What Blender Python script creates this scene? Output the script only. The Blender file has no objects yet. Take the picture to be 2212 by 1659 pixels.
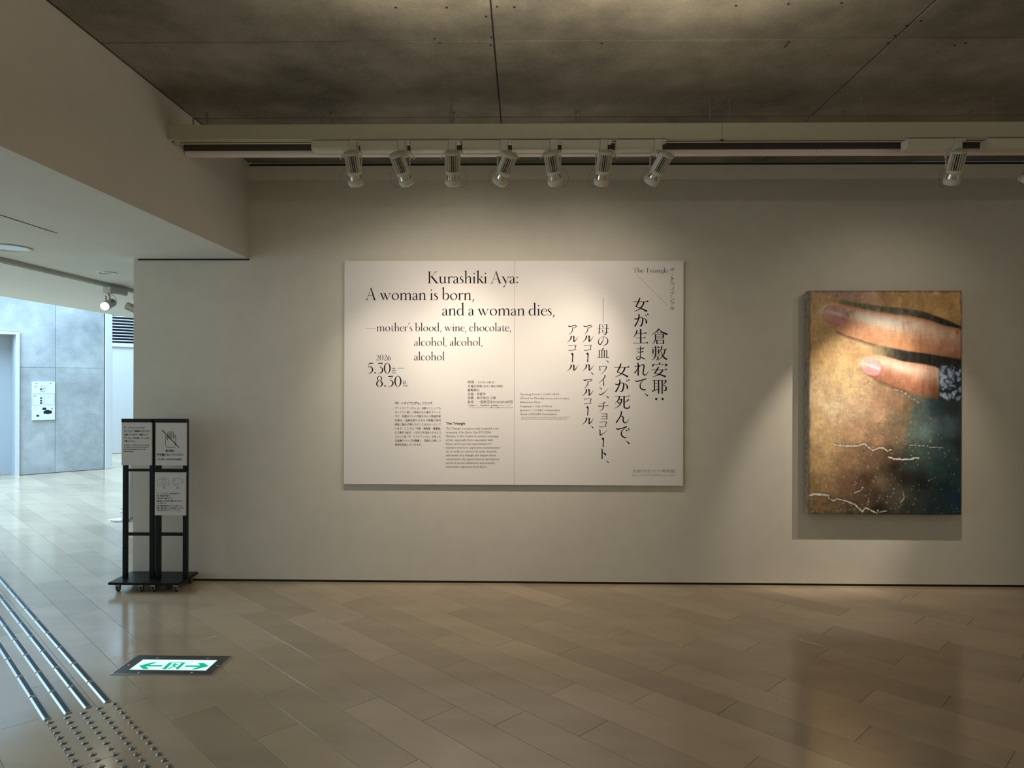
import bpy, math, random
import numpy as np
from mathutils import Matrix, Vector
random.seed(7)
SC = bpy.context.scene
COL = SC.collection
R = math.radians

# ------------------------------------------------------------------ camera
F, CX, HY, CAMH, YAW, ROLL = 1500.0, 1106.0, 828.0, 1.5, R(1.0), 0.0027
CAMROT = Matrix.Rotation(YAW, 4, 'Z') @ Matrix.Rotation(R(90), 4, 'X') @ Matrix.Rotation(ROLL, 4, 'Z')
cam_data = bpy.data.cameras.new('camera')
cam_data.sensor_fit = 'HORIZONTAL'; cam_data.sensor_width = 36.0
cam_data.lens = 36.0 * F / 2212.0
cam_data.shift_y = -1.5 / 2212.0
cam_data.clip_start = 0.05
cam = bpy.data.objects.new('camera', cam_data); COL.objects.link(cam)
cam.matrix_world = Matrix.Translation((0, 0, CAMH)) @ CAMROT
SC.camera = cam

# ------------------------------------------------------------------ world, exposure, large lights
world = bpy.data.worlds.new('world'); SC.world = world; world.use_nodes = True
world.node_tree.nodes['Background'].inputs[0].default_value = (0.62, 0.80, 1.0, 1)
world.node_tree.nodes['Background'].inputs[1].default_value = 0.25
SC.view_settings.view_transform = 'Standard'; SC.view_settings.look = 'None'
SC.view_settings.exposure = 0.0; SC.view_settings.gamma = 1.0
SC.view_settings.use_curve_mapping = False

def area(name, loc, rot, size, power, color):
    d = bpy.data.lights.new(name, 'AREA'); d.shape = 'RECTANGLE'
    d.size, d.size_y = size; d.energy = power; d.color = color
    o = bpy.data.objects.new(name, d); COL.objects.link(o)
    o.location = loc; o.rotation_euler = rot
    return o
COOL = (0.50, 0.76, 1.0)
area('atrium_skylight', (-9.5, 9.5, 5.3), (0, 0, 0), (6.0, 11.0), 2450, COOL)
area('lobby_window_light', (-9.3, 2.0, 1.6), (0, R(-90), 0), (2.6, 6.0), 130, (0.72, 0.87, 1.0))
# unseen fills added behind the camera: bounce off the rear wall, overall ambient
area('rear_wall_fill', (1.6, -2.2, 3.0), (R(-35), 0, 0), (6.0, 0.12), 30, (1.0, 0.84, 0.62))
area('rear_room_fill', (1.8, -1.0, 3.05), (0, 0, 0), (5.0, 0.5), 14, (1.0, 0.88, 0.66))
# unseen thin strip, added to throw beam shadows on the upper wall
area('wall_band_fill', (1.5, 1.4, 2.93), (R(90), 0, 0), (6.5, 0.02), 5.5, (1.0, 0.91, 0.66))
area('ceiling_up_fill', (0.25, 2.75, 2.74), (R(186), 0, 0), (1.9, 0.05), 10, (1.0, 0.88, 0.66))  # unseen uplight added to brighten the ceiling at the top of the view

# ------------------------------------------------------------------ helpers
def ray(px, py):
    v = Vector(((px - CX) / F, -(py - HY) / F, -1.0))
    return CAMROT.to_3x3() @ v
def at(px, py, plane):
    """the point where the sight line of a measured spot meets a real plane: ('x'|'y'|'z', value)"""
    d = ray(px, py); i = 'xyz'.index(plane[0]); o = (0, 0, CAMH)
    t = (plane[1] - o[i]) / d[i]
    return Vector((d[0] * t, d[1] * t, CAMH + d[2] * t))

def srgb(r, g, b):
    f = lambda c: (c / 255 / 12.92) if c / 255 <= 0.04045 else ((c / 255 + 0.055) / 1.055) ** 2.4
    return (f(r), f(g), f(b), 1.0)

class MB:
    def __init__(s): s.v = []; s.f = []; s.sm = []
    def add(s, vs, fs, smooth=False, M=None):
        n = len(s.v)
        for p in vs:
            p = Vector(p)
            if M is not None: p = M @ p
            s.v.append(tuple(p))
        for f in fs: s.f.append(tuple(i + n for i in f)); s.sm.append(smooth)
        return s
    def box(s, a, b, M=None, bev=0.0):
        (x0, y0, z0), (x1, y1, z1) = a, b
        if bev <= 0:
            vs = [(x0,y0,z0),(x1,y0,z0),(x1,y1,z0),(x0,y1,z0),(x0,y0,z1),(x1,y0,z1),(x1,y1,z1),(x0,y1,z1)]
            fs = [(0,3,2,1),(4,5,6,7),(0,1,5,4),(1,2,6,5),(2,3,7,6),(3,0,4,7)]
            return s.add(vs, fs, False, M)
        vs = []; idx = {}
        for ix, X in ((0,x0),(1,x1)):
            for iy, Y in ((0,y0),(1,y1)):
                for iz, Z in ((0,z0),(1,z1)):
                    dx = bev if ix == 0 else -bev; dy = bev if iy == 0 else -bev; dz = bev if iz == 0 else -bev
                    idx[(ix,iy,iz,'x')] = len(vs); vs.append((X, Y+dy, Z+dz))
                    idx[(ix,iy,iz,'y')] = len(vs); vs.append((X+dx, Y, Z+dz))
                    idx[(ix,iy,iz,'z')] = len(vs); vs.append((X+dx, Y+dy, Z))
        fs = []
        g = lambda a,b,c,k: idx[(a,b,c,k)]
        fs += [(g(0,0,0,'x'),g(0,0,1,'x'),g(0,1,1,'x'),g(0,1,0,'x')),(g(1,0,0,'x'),g(1,1,0,'x'),g(1,1,1,'x'),g(1,0,1,'x'))]
        fs += [(g(0,0,0,'y'),g(1,0,0,'y'),g(1,0,1,'y'),g(0,0,1,'y')),(g(0,1,0,'y'),g(0,1,1,'y'),g(1,1,1,'y'),g(1,1,0,'y'))]
        fs += [(g(0,0,0,'z'),g(0,1,0,'z'),g(1,1,0,'z'),g(1,0,0,'z')),(g(0,0,1,'z'),g(1,0,1,'z'),g(1,1,1,'z'),g(0,1,1,'z'))]
        for a in (0,1):
            for b in (0,1):
                fs.append((g(a,b,0,'x'),g(a,b,1,'x'),g(a,b,1,'y'),g(a,b,0,'y')))
                fs.append((g(a,0,b,'x'),g(a,1,b,'x'),g(a,1,b,'z'),g(a,0,b,'z')))
                fs.append((g(0,a,b,'y'),g(1,a,b,'y'),g(1,a,b,'z'),g(0,a,b,'z')))
                for c in (0,1): fs.append((g(a,b,c,'x'),g(a,b,c,'y'),g(a,b,c,'z')))
        return s.add(vs, fs, False, M)
    def prism(s, pts, z0, z1, M=None):
        n = len(pts)
        vs = [(p[0], p[1], z0) for p in pts] + [(p[0], p[1], z1) for p in pts]
        fs = [tuple(range(n))[::-1], tuple(range(n, 2*n))] + [(i, (i+1) % n, n+(i+1) % n, n+i) for i in range(n)]
        return s.add(vs, fs, False, M)
    def lathe(s, prof, seg=20, M=None, caps=True, smooth=True):
        vs = []; fs = []; m = len(prof)
        for k in range(seg):
            a = 2*math.pi*k/seg
            for r, z in prof: vs.append((r*math.cos(a), r*math.sin(a), z))
        for k in range(seg):
            k2 = (k+1) % seg
            for i in range(m-1): fs.append((k*m+i, k2*m+i, k2*m+i+1, k*m+i+1))
        s.add(vs, fs, smooth, M)
        if caps:
            for i, flip in ((0, True), (m-1, False)):
                if prof[i][0] > 1e-5:
                    ring = [(prof[i][0]*math.cos(2*math.pi*k/seg), prof[i][0]*math.sin(2*math.pi*k/seg), prof[i][1]) for k in range(seg)]
                    f = tuple(range(seg)); s.add(ring, [f[::-1] if flip else f], False, M)
        return s
    def cyl(s, a, b, r, seg=12, M=None):
        a = Vector(a); b = Vector(b); d = b - a
        q = d.to_track_quat('Z', 'Y').to_matrix().to_4x4()
        T = Matrix.Translation(a) @ q
        if M is not None: T = M @ T
        return s.lathe([(r, 0), (r, d.length)], seg, T)
    def tube(s, pts, r, seg=6, M=None, smooth_n=0):
        P = [Vector(p) for p in pts]
        if smooth_n: P = [Vector(p) for p in catmull([tuple(p) for p in P], smooth_n)]
        vs = []; fs = []; up = Vector((0, 0, 1))
        for i, p in enumerate(P):
            d = (P[min(i+1, len(P)-1)] - P[max(i-1, 0)]).normalized()
            a = d.cross(up)
            if a.length < 0.05: a = d.cross(Vector((0, 1, 0)))
            a.normalize(); b = d.cross(a).normalized()
            for k in range(seg):
                t = 2*math.pi*k/seg; vs.append(tuple(p + (a*math.cos(t) + b*math.sin(t))*r))
        for i in range(len(P)-1):
            for k in range(seg):
                k2 = (k+1) % seg; fs.append((i*seg+k, i*seg+k2, (i+1)*seg+k2, (i+1)*seg+k))
        fs += [tuple(range(seg)), tuple(range((len(P)-1)*seg, len(P)*seg))]
        return s.add(vs, fs, True, M)
    def mesh(s, name, mat):
        me = bpy.data.meshes.new(name); me.from_pydata(s.v, [], s.f)
        for p, sm in zip(me.polygons, s.sm): p.use_smooth = sm
        if mat: me.materials.append(mat)
        me.update(); return me
    def build(s, name, mat, parent=None):
        return link(name, s.mesh(name, mat), parent)

def link(name, me, parent=None):
    o = bpy.data.objects.new(name, me); COL.objects.link(o)
    if parent: o.parent = parent
    return o
def tag(o, label=None, cat=None, group=None, kind=None):
    if label: o['label'] = label
    if cat: o['category'] = cat
    if group: o['group'] = group
    if kind: o['kind'] = kind
    return o
def empty(name, loc=(0, 0, 0), rz=0.0):
    o = bpy.data.objects.new(name, None); COL.objects.link(o)
    o.location = loc; o.rotation_euler = (0, 0, rz); o.empty_display_size = 0.05
    return o
def kids(o): return [c for c in o.children]
def copy_tree(o, parent=None):
    c = o.copy(); COL.objects.link(c); c.parent = parent
    for ch in kids(o): copy_tree(ch, c)
    return c
def catmull(P, n):
    P = [tuple(p) for p in P]; out = []
    Q = [P[0]] + P + [P[-1]]
    for i in range(1, len(Q)-2):
        p0, p1, p2, p3 = Q[i-1], Q[i], Q[i+1], Q[i+2]
        for k in range(n):
            t = k/n
            out.append(tuple(0.5*((2*b) + (-a+c)*t + (2*a-5*b+4*c-d)*t*t + (-a+3*b-3*c+d)*t**3) for a, b, c, d in zip(p0, p1, p2, p3)))
    out.append(P[-1]); return out

# ------------------------------------------------------------------ materials
def mat(name, col, rough=0.5, metal=0.0, noise=None, bump=None, spec=0.5, emit=None, coat=None):
    m = bpy.data.materials.new(name); m.use_nodes = True
    nt = m.node_tree; b = nt.nodes['Principled BSDF']
    b.inputs['Base Color'].default_value = col; b.inputs['Roughness'].default_value = rough
    b.inputs['Metallic'].default_value = metal; b.inputs['Specular IOR Level'].default_value = spec
    if coat: b.inputs['Coat Weight'].default_value = coat[0]; b.inputs['Coat Roughness'].default_value = coat[1]
    if emit:
        b.inputs['Emission Color'].default_value = emit[0]; b.inputs['Emission Strength'].default_value = emit[1]
    geo = nt.nodes.new('ShaderNodeTexCoord')
    if noise:
        scale, amt = noise[:2]; det = noise[2] if len(noise) > 2 else 4
        n = nt.nodes.new('ShaderNodeTexNoise'); n.inputs['Scale'].default_value = scale; n.inputs['Detail'].default_value = det
        nt.links.new(geo.outputs['Object'], n.inputs['Vector'])
        r = nt.nodes.new('ShaderNodeMapRange'); r.inputs[1].default_value = 0.25; r.inputs[2].default_value = 0.75
        r.inputs[3].default_value = 1-amt; r.inputs[4].default_value = 1+amt
        nt.links.new(n.outputs[0], r.inputs[0])
        mx = nt.nodes.new('ShaderNodeVectorMath'); mx.operation = 'SCALE'; mx.inputs[0].default_value = col[:3]
        nt.links.new(r.outputs[0], mx.inputs['Scale']); nt.links.new(mx.outputs[0], b.inputs['Base Color'])
    if bump:
        n2 = nt.nodes.new('ShaderNodeTexNoise'); n2.inputs['Scale'].default_value = bump[0]; n2.inputs['Detail'].default_value = 6
        nt.links.new(geo.outputs['Object'], n2.inputs['Vector'])
        bp = nt.nodes.new('ShaderNodeBump'); bp.inputs['Strength'].default_value = bump[1]; bp.inputs['Distance'].default_value = 0.002
        nt.links.new(n2.outputs[0], bp.inputs['Height']); nt.links.new(bp.outputs[0], b.inputs['Normal'])
    return m

def concrete(name, dark, light, seed=0.0, stain=None, rough=0.75):
    m = bpy.data.materials.new(name); m.use_nodes = True; nt = m.node_tree; b = nt.nodes['Principled BSDF']
    b.inputs['Roughness'].default_value = rough
    tc = nt.nodes.new('ShaderNodeTexCoord')
    mp = nt.nodes.new('ShaderNodeMapping'); mp.inputs['Location'].default_value = (seed, seed*1.7, seed*0.3)
    geo = nt.nodes.new('ShaderNodeNewGeometry')
    nt.links.new(geo.outputs['Position'], mp.inputs['Vector'])
    n1 = nt.nodes.new('ShaderNodeTexNoise'); n1.inputs['Scale'].default_value = 1.3; n1.inputs['Detail'].default_value = 8; n1.inputs['Roughness'].default_value = 0.62
    n2 = nt.nodes.new('ShaderNodeTexNoise'); n2.inputs['Scale'].default_value = 60; n2.inputs['Detail'].default_value = 4
    n3 = nt.nodes.new('ShaderNodeTexNoise'); n3.inputs['Scale'].default_value = 7; n3.inputs['Detail'].default_value = 6
    for n in (n1, n2, n3): nt.links.new(mp.outputs[0], n.inputs['Vector'])
    a1 = nt.nodes.new('ShaderNodeMath'); a1.operation = 'MULTIPLY_ADD'; a1.inputs[1].default_value = 0.22
    nt.links.new(n2.outputs[0], a1.inputs[0]); nt.links.new(n1.outputs[0], a1.inputs[2])
    a2 = nt.nodes.new('ShaderNodeMath'); a2.operation = 'MULTIPLY_ADD'; a2.inputs[1].default_value = 0.3
    nt.links.new(n3.outputs[0], a2.inputs[0]); nt.links.new(a1.outputs[0], a2.inputs[2])
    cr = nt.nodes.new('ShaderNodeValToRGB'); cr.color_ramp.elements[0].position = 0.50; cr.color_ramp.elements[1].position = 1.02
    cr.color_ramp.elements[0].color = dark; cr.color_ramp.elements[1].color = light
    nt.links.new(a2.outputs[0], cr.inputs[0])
    info = nt.nodes.new('ShaderNodeObjectInfo')
    r = nt.nodes.new('ShaderNodeMapRange'); r.inputs[3].default_value = 0.9; r.inputs[4].default_value = 1.1
    nt.links.new(info.outputs['Random'], r.inputs[0])
    mx = nt.nodes.new('ShaderNodeVectorMath'); mx.operation = 'SCALE'
    nt.links.new(cr.outputs[0], mx.inputs[0]); nt.links.new(r.outputs[0], mx.inputs['Scale'])
    nt.links.new(mx.outputs[0], b.inputs['Base Color'])
    bp = nt.nodes.new('ShaderNodeBump'); bp.inputs['Strength'].default_value = 0.25; bp.inputs['Distance'].default_value = 0.004
    nt.links.new(n3.outputs[0], bp.inputs['Height']); nt.links.new(bp.outputs[0], b.inputs['Normal'])
    return m

def stone_tile():
    m = bpy.data.materials.new('stone_tile'); m.use_nodes = True; nt = m.node_tree; b = nt.nodes['Principled BSDF']
    geo = nt.nodes.new('ShaderNodeNewGeometry'); info = nt.nodes.new('ShaderNodeObjectInfo')
    n1 = nt.nodes.new('ShaderNodeTexNoise'); n1.inputs['Scale'].default_value = 3.0; n1.inputs['Detail'].default_value = 6
    n2 = nt.nodes.new('ShaderNodeTexNoise'); n2.inputs['Scale'].default_value = 170; n2.inputs['Detail'].default_value = 3
    mp = nt.nodes.new('ShaderNodeMapping'); mp.inputs['Rotation'].default_value = (0, 0, R(44.5)); mp.inputs['Scale'].default_value = (0.5, 1.6, 1)
    nt.links.new(geo.outputs['Position'], mp.inputs['Vector'])
    nt.links.new(mp.outputs[0], n1.inputs['Vector']); nt.links.new(geo.outputs['Position'], n2.inputs['Vector'])
    ad = nt.nodes.new('ShaderNodeMath'); ad.operation = 'ADD'
    nt.links.new(info.outputs['Random'], ad.inputs[0]); nt.links.new(geo.outputs['Random Per Island'], ad.inputs[1])
    fr = nt.nodes.new('ShaderNodeMath'); fr.operation = 'FRACT'; nt.links.new(ad.outputs[0], fr.inputs[0])
    k1 = nt.nodes.new('ShaderNodeMath'); k1.operation = 'MULTIPLY_ADD'; k1.inputs[1].default_value = 0.27; k1.inputs[2].default_value = 0.58
    nt.links.new(fr.outputs[0], k1.inputs[0])
    k2 = nt.nodes.new('ShaderNodeMath'); k2.operation = 'MULTIPLY_ADD'; k2.inputs[1].default_value = 0.42
    nt.links.new(n1.outputs[0], k2.inputs[0]); nt.links.new(k1.outputs[0], k2.inputs[2])
    k3 = nt.nodes.new('ShaderNodeMath'); k3.operation = 'MULTIPLY_ADD'; k3.inputs[1].default_value = 0.18
    nt.links.new(n2.outputs[0], k3.inputs[0]); nt.links.new(k2.outputs[0], k3.inputs[2])
    mx = nt.nodes.new('ShaderNodeVectorMath'); mx.operation = 'SCALE'; mx.inputs[0].default_value = (0.53, 0.42, 0.29)
    nt.links.new(k3.outputs[0], mx.inputs['Scale']); nt.links.new(mx.outputs[0], b.inputs['Base Color'])
    rr = nt.nodes.new('ShaderNodeMapRange'); rr.inputs[3].default_value = 0.10; rr.inputs[4].default_value = 0.19
    nt.links.new(n1.outputs[0], rr.inputs[0]); nt.links.new(rr.outputs[0], b.inputs['Roughness'])
    b.inputs['Specular IOR Level'].default_value = 0.75
    bp = nt.nodes.new('ShaderNodeBump'); bp.inputs['Strength'].default_value = 0.06; bp.inputs['Distance'].default_value = 0.001
    nt.links.new(n2.outputs[0], bp.inputs['Height']); nt.links.new(bp.outputs[0], b.inputs['Normal'])
    return m

M_WALL = mat('wall_paint', (0.66, 0.63, 0.545, 1), 0.9, noise=(9, 0.03), bump=(320, 0.25))
M_SOFF = mat('soffit_paint', (0.66, 0.645, 0.60, 1), 0.9, noise=(6, 0.03), bump=(320, 0.2))
M_DARKGAP = mat('shadow_gap_black', (0.02, 0.018, 0.015, 1), 0.8)
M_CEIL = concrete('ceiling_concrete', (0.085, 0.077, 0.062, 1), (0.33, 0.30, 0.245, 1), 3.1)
M_CONC = concrete('grey_wall_concrete', (0.27, 0.30, 0.32, 1), (0.60, 0.64, 0.66, 1), 9.0)
M_TILE = stone_tile()
M_GROUT = mat('dark_grout', (0.07, 0.055, 0.04, 1), 0.9)
M_WHITE = mat('white_lamp_enamel', (0.60, 0.585, 0.50, 1), 0.45, noise=(40, 0.03))
M_TRACK = mat('track_enamel', (0.50, 0.485, 0.38, 1), 0.5, noise=(25, 0.04))
M_BACKTRACK = mat('rear_beam_shaded', (0.11, 0.10, 0.085, 1), 0.7)  # base colour darkened for the shade of the lamp beam in front
M_LILAC = mat('pale_pipe_enamel', (0.80, 0.74, 0.71, 1), 0.4)
M_ROD = mat('zinc_rod', (0.30, 0.29, 0.25, 1), 0.45, 0.6)
M_CHROME = mat('polished_reflector', (0.86, 0.85, 0.80, 1), 0.08, 1.0)
M_FINGAP = mat('dark_fin_gap', (0.03, 0.028, 0.024, 1), 0.6)
M_WIRE = mat('steel_wire', (0.16, 0.13, 0.10, 1), 0.4, 0.7)
M_CORD = mat('white_cord', (0.55, 0.53, 0.44, 1), 0.5)
M_PANEL = mat('panel_white_satin', (0.82, 0.795, 0.765, 1), 0.42, spec=0.4)
M_PEDGE = mat('panel_edge_grey', (0.30, 0.27, 0.21, 1), 0.6)
M_INK = mat('black_print', (0.008, 0.006, 0.007, 1), 0.8, spec=0.12)
M_INK2 = mat('brown_black_print', (0.075, 0.05, 0.04, 1), 0.8, spec=0.15)
M_INK3 = mat('grey_print', (0.33, 0.30, 0.26, 1), 0.5)
M_BLACK = mat('black_steel', (0.004, 0.004, 0.0045, 1), 0.38, 0.0, noise=(60, 0.1), spec=0.28)
M_PAPER = mat('sign_paper', (0.62, 0.60, 0.56, 1), 0.6)
M_RUBBER = mat('dark_rubber', (0.03, 0.03, 0.03, 1), 0.6)
M_BRASS = mat('caster_metal', (0.45, 0.42, 0.33, 1), 0.35, 0.8)
M_STEEL = mat('brushed_steel', (0.62, 0.63, 0.65, 1), 0.28, 1.0, bump=(200, 0.1))
M_GRIP = mat('grip_strip_black', (0.035, 0.05, 0.06, 1), 0.6, noise=(500, 0.4))
M_FRAME = mat('exit_frame_steel', (0.16, 0.155, 0.145, 1), 0.35, 0.75, noise=(300, 0.25))
M_GLASSLIT = mat('backlit_white_glass', (0.8, 0.9, 0.95, 1), 0.25, emit=((0.62, 0.84, 1.0, 1), 0.95))
M_GREEN = mat('backlit_green', (0.0, 0.45, 0.25, 1), 0.3, emit=((0.0, 0.50, 0.24, 1), 0.62))
M_JAMB = mat('white_metal_trim', (0.74, 0.77, 0.78, 1), 0.5)
M_DOOR = mat('pale_grey_door', (0.45, 0.50, 0.54, 1), 0.5)
M_FARWALL = mat('far_white_wall', (0.76, 0.78, 0.78, 1), 0.9)
M_LOUVERDARK = mat('louver_dark', (0.02, 0.022, 0.035, 1), 0.8)
M_LENS = mat('glowing_lens', (1, 1, 1, 1), 0.3, emit=((1.0, 0.95, 0.85, 1), 9.0))
M_DOWN = mat('downlight_inner', (0.72, 0.78, 0.82, 1), 0.25)
M_BOARD = mat('directory_board', (0.86, 0.90, 0.88, 1), 0.4)
M_NAVY = mat('navy_print', (0.012, 0.02, 0.06, 1), 0.5)
M_FOOT = mat('white_stand_metal', (0.85, 0.85, 0.86, 1), 0.4)

# ------------------------------------------------------------------ structure
D = 5.20            # plane of the white wall
ZC = 3.15           # concrete ceiling
ZS = 2.434          # lower soffit
XB = -2.075         # face of the bulkhead
XW = at(288, 900, ('y', D)).x          # free end of the white wall
XSE = -5.70         # outer edge of the soffit
XR, YB = 5.6, -3.4  # right and rear walls (out of frame)

w = MB(); w.box((XW, D, 0.018), (XR, D+0.22, ZC)); w.build('wall_back', M_WALL)['kind'] = 'structure'
g = MB(); g.box((XW+0.01, D+0.012, 0.0), (XR, D+0.20, 0.02)); g.build('baseboard_back', M_DARKGAP)['kind'] = 'structure'
g = MB(); g.box((XR, YB, 0), (XR+0.2, D+0.22, ZC)); g.build('wall_right', M_WALL)['kind'] = 'structure'
g = MB(); g.box((-2.075, YB-0.2, 0), (XR+0.2, YB, ZC)); g.build('wall_rear', M_WALL)['kind'] = 'structure'
# soffit and bulkhead over the passage on the left
sf = MB()
sf.box((XSE, YB-0.2, ZS), (XB, D, ZC+0.25))
sf.box((XSE, D, ZS), (XW, 14.5, ZC+0.25))
sf.box((XW, D+0.22, ZS), (3.0, 14.5, ZC+0.25))
soff = sf.build('ceiling_left_soffit', M_SOFF); soff['kind'] = 'structure'
g = MB(); g.box((XW+0.035, D-0.004, ZS-0.012), (XB, D+0.10, ZS+0.001)); g.build('trim_1', M_DARKGAP)['kind'] = 'structure'
# black joint line where wall meets concrete ceiling
g = MB(); g.box((XB, D-0.006, ZC-0.018), (XR, D+0.02, ZC-0.004)); g.build('trim_2', M_DARKGAP)['kind'] = 'structure'

# concrete ceiling, cast in panels
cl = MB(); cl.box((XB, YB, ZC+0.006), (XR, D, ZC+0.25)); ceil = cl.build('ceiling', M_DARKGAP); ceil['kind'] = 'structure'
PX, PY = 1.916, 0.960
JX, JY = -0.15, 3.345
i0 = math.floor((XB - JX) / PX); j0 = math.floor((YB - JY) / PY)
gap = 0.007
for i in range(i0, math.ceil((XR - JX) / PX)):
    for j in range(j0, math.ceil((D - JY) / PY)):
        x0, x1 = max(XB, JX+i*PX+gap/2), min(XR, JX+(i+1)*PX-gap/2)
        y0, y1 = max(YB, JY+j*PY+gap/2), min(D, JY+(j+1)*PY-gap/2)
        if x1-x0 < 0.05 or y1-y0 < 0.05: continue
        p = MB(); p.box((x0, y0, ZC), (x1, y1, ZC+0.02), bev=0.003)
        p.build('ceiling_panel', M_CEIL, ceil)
for (tx, ty) in [(855,16),(965,16),(1074,14),(1111,15),(1590,12),(1703,8),(1818,6),(1050,35),(1062,80),(1990,45),(1958,55),(1933,77),(1918,92),(939,83),(950,92),(1700,96),(1704,91),(1696,100),(2062,98),(2085,93),(1060,97),(1300,93)]:
    q = at(tx, ty, ('z', ZC))
    h = MB(); h.lathe([(0.0, 0), (0.006, 0.0), (0.006, 0.003)], 10, Matrix.Translation((q.x, q.y, ZC-0.002)), caps=False)
    h.build('tie_hole', M_DARKGAP, ceil)

# floor with separate stone tiles laid diagonally
fb = MB(); fb.box((-15, YB-0.2, -0.12), (XR+0.2, 20, -0.004)); floor = fb.build('floor', M_GROUT); floor['kind'] = 'structure'
TH = R(45.5)
E_ = Vector((math.sin(TH), -math.cos(TH), 0)); G_ = Vector((math.cos(TH), math.sin(TH), 0))
TW, TL, TOFF = 0.1988, 0.9615, 0.088
known = {2:-3.68, 3:-3.111, 4:-3.566, 5:-4.214, 6:-4.758, 7:-3.194, 8:-3.771, 9:-3.435, 10:-2.221+.0, 11:-2.864, 12:-3.218, 13:-2.889, 14:-2.553,
         15:-2.030, 16:-2.504, 17:-2.143, 18:-1.863, 19:-2.508, 20:-2.175, 21:-1.666, 22:-2.062, 23:-1.719, 24:-1.328, 26:-1.545}
tl = MB(); tl.box((0.0009, 0.0009, -0.014), (TL-0.0009, TW-0.0009, 0.0), bev=0.0005)
tile_mesh = tl.mesh('floor_tile', M_TILE)
TROT = Matrix(((E_.x, G_.x, 0), (E_.y, G_.y, 0), (0, 0, 1)))   # local x = along the tile, local y = across
def seen(c):
    v = CAMROT.inverted().to_3x3() @ (Vector(c) - Vector((0, 0, CAMH)))
    if v.z > -0.3: return None
    px = CX + F*v.x/-v.z; py = HY - F*v.y/-v.z
    return px, py
cands = []
for row in range(-70, 110):
    v0 = TOFF + row*TW
    u0 = known.get(row, known.get(row) if row in known else (row*0.3571 + 0.41*math.sin(row*1.7)) % TL)
    for k in range(-28, 22):
        u = (u0 % TL) + k*TL
        c = E_*(u+TL/2) + G_*(v0+TW/2)
        if c.x < -14.4 or c.x > XR-0.1 or c.y < YB+0.2 or c.y > 19.2: continue
        if c.y > D+0.42 and c.x > XW+0.9: continue
        cands.append((u, v0, c))
vis = []; rest = []
for u, v0, c in cands:
    s_ = seen(c); ok = s_ is not None and -170 < s_[0] < 2400 and s_[1] < 1900
    if ok and c.y > D+0.5 and not (-160 < s_[0] < 420): ok = False
    (vis if ok else rest).append((u, v0, c))
vis.sort(key=lambda t: t[2].length)
rest += vis[300:]; vis = vis[:300]
for u, v0, c in vis:
    o = link('floor_tile', tile_mesh, floor)
    M4 = TROT.to_4x4(); M4.translation = E_*u + G_*v0
    if 5.0 < c.y < 5.6 and c.x > XW: M4.translation.z -= 0.0
    o.matrix_local = M4
st = MB()
for u, v0, c in rest:
    M4 = TROT.to_4x4(); M4.translation = E_*u + G_*v0
    st.box((0.0009, 0.0009, -0.014), (TL-0.0009, TW-0.0009, 0.0), M=M4)
o = st.build('outlying_tiles', M_TILE, floor); o['kind'] = 'stuff'

# ---- the daylit hall beyond the passage
P1 = at(39, 1027.4, ('z', 0)); P2 = at(224.5, 1013.4, ('z', 0))
uw = (P2-P1).normalized(); ang = math.atan2(uw.y, uw.x); LW = (P2-P1).length
WH = 4.6
def along(px):      # position along the concrete wall of a spot seen at image column px
    d = ray(px, 900); nn = Vector((-uw.y, uw.x, 0)); t = P1.dot(nn)/d.dot(nn); return (d*t - P1).dot(uw)
sj = along(119.5); sd = along(33.5); zj = None
def zat(px, py):
    d = ray(px, py); nn = Vector((-uw.y, uw.x, 0)); t = P1.dot(nn)/d.dot(nn); return CAMH + d.z*t
zj = zat(150, 794.5); ztop = zat(20, 722)
cw = MB(); cw.box((0.0, 0.03, 0), (LW, 0.3, WH)); cw.box((-6, 0.03, 0), (sd-1.25, 0.3, WH)); cw.box((sd-1.25, 0.03, ztop+0.03), (0.0, 0.3, WH))
cwall = cw.build('wall_concrete', M_DARKGAP); cwall.location = (P1.x, P1.y, 0); cwall.rotation_euler = (0, 0, ang); cwall['kind'] = 'structure'
rows = [0.0, zj, zj+ (zj-0.0)*0.0 + 1.0 + zj - 1.0 + 0.0]
zr = [0.004, zj-0.002, zj+0.002+0.96*2, WH]
xr = [0.002, sj, LW]
def cpanel(x0, x1, z0, z1):
    p = MB(); p.box((x0+0.002, 0, z0+0.002), (x1-0.002, 0.032, z1-0.002), bev=0.003)
    p.build('concrete_panel', M_CONC, cwall)
for a, b in zip(xr[:-1], xr[1:]):
    for c, d_ in zip(zr[:-1], zr[1:]): cpanel(a, b, c, d_)
cpanel(sd-1.25, 0.012, ztop+0.05, zr[2]); cpanel(sd-1.25, 0.012, zr[2], WH)
for k in range(3): cpanel(sd-1.25-1.9*(k+1), sd-1.25-1.9*k, 0.004, zj-.002); cpanel(sd-1.25-1.9*(k+1), sd-1.25-1.9*k, zj-.002, zr[2]); cpanel(sd-1.25-1.9*(k+1), sd-1.25-1.9*k, zr[2], WH)
for (tx, ty) in [(155,701),(82,762),(155,763),(157,824),(205,824),(155,886),(204,896),(155,949),(204,949),(81,1016),(154,1011),(205,1008)]:
    sx = along(tx); z = zat(tx, ty)
    h = MB(); h.lathe([(0.0, 0.002), (0.016, 0.0), (0.020, 0.004)], 12, Matrix.Translation((sx, -0.001, z)) @ Matrix.Rotation(R(90), 4, 'X'), caps=False)
    h.build('tie_hole', mat('tie_hole_grey', (0.5, 0.53, 0.55, 1), 0.8) if 'tie_hole_grey' not in bpy.data.materials else bpy.data.materials['tie_hole_grey'], cwall)
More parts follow.
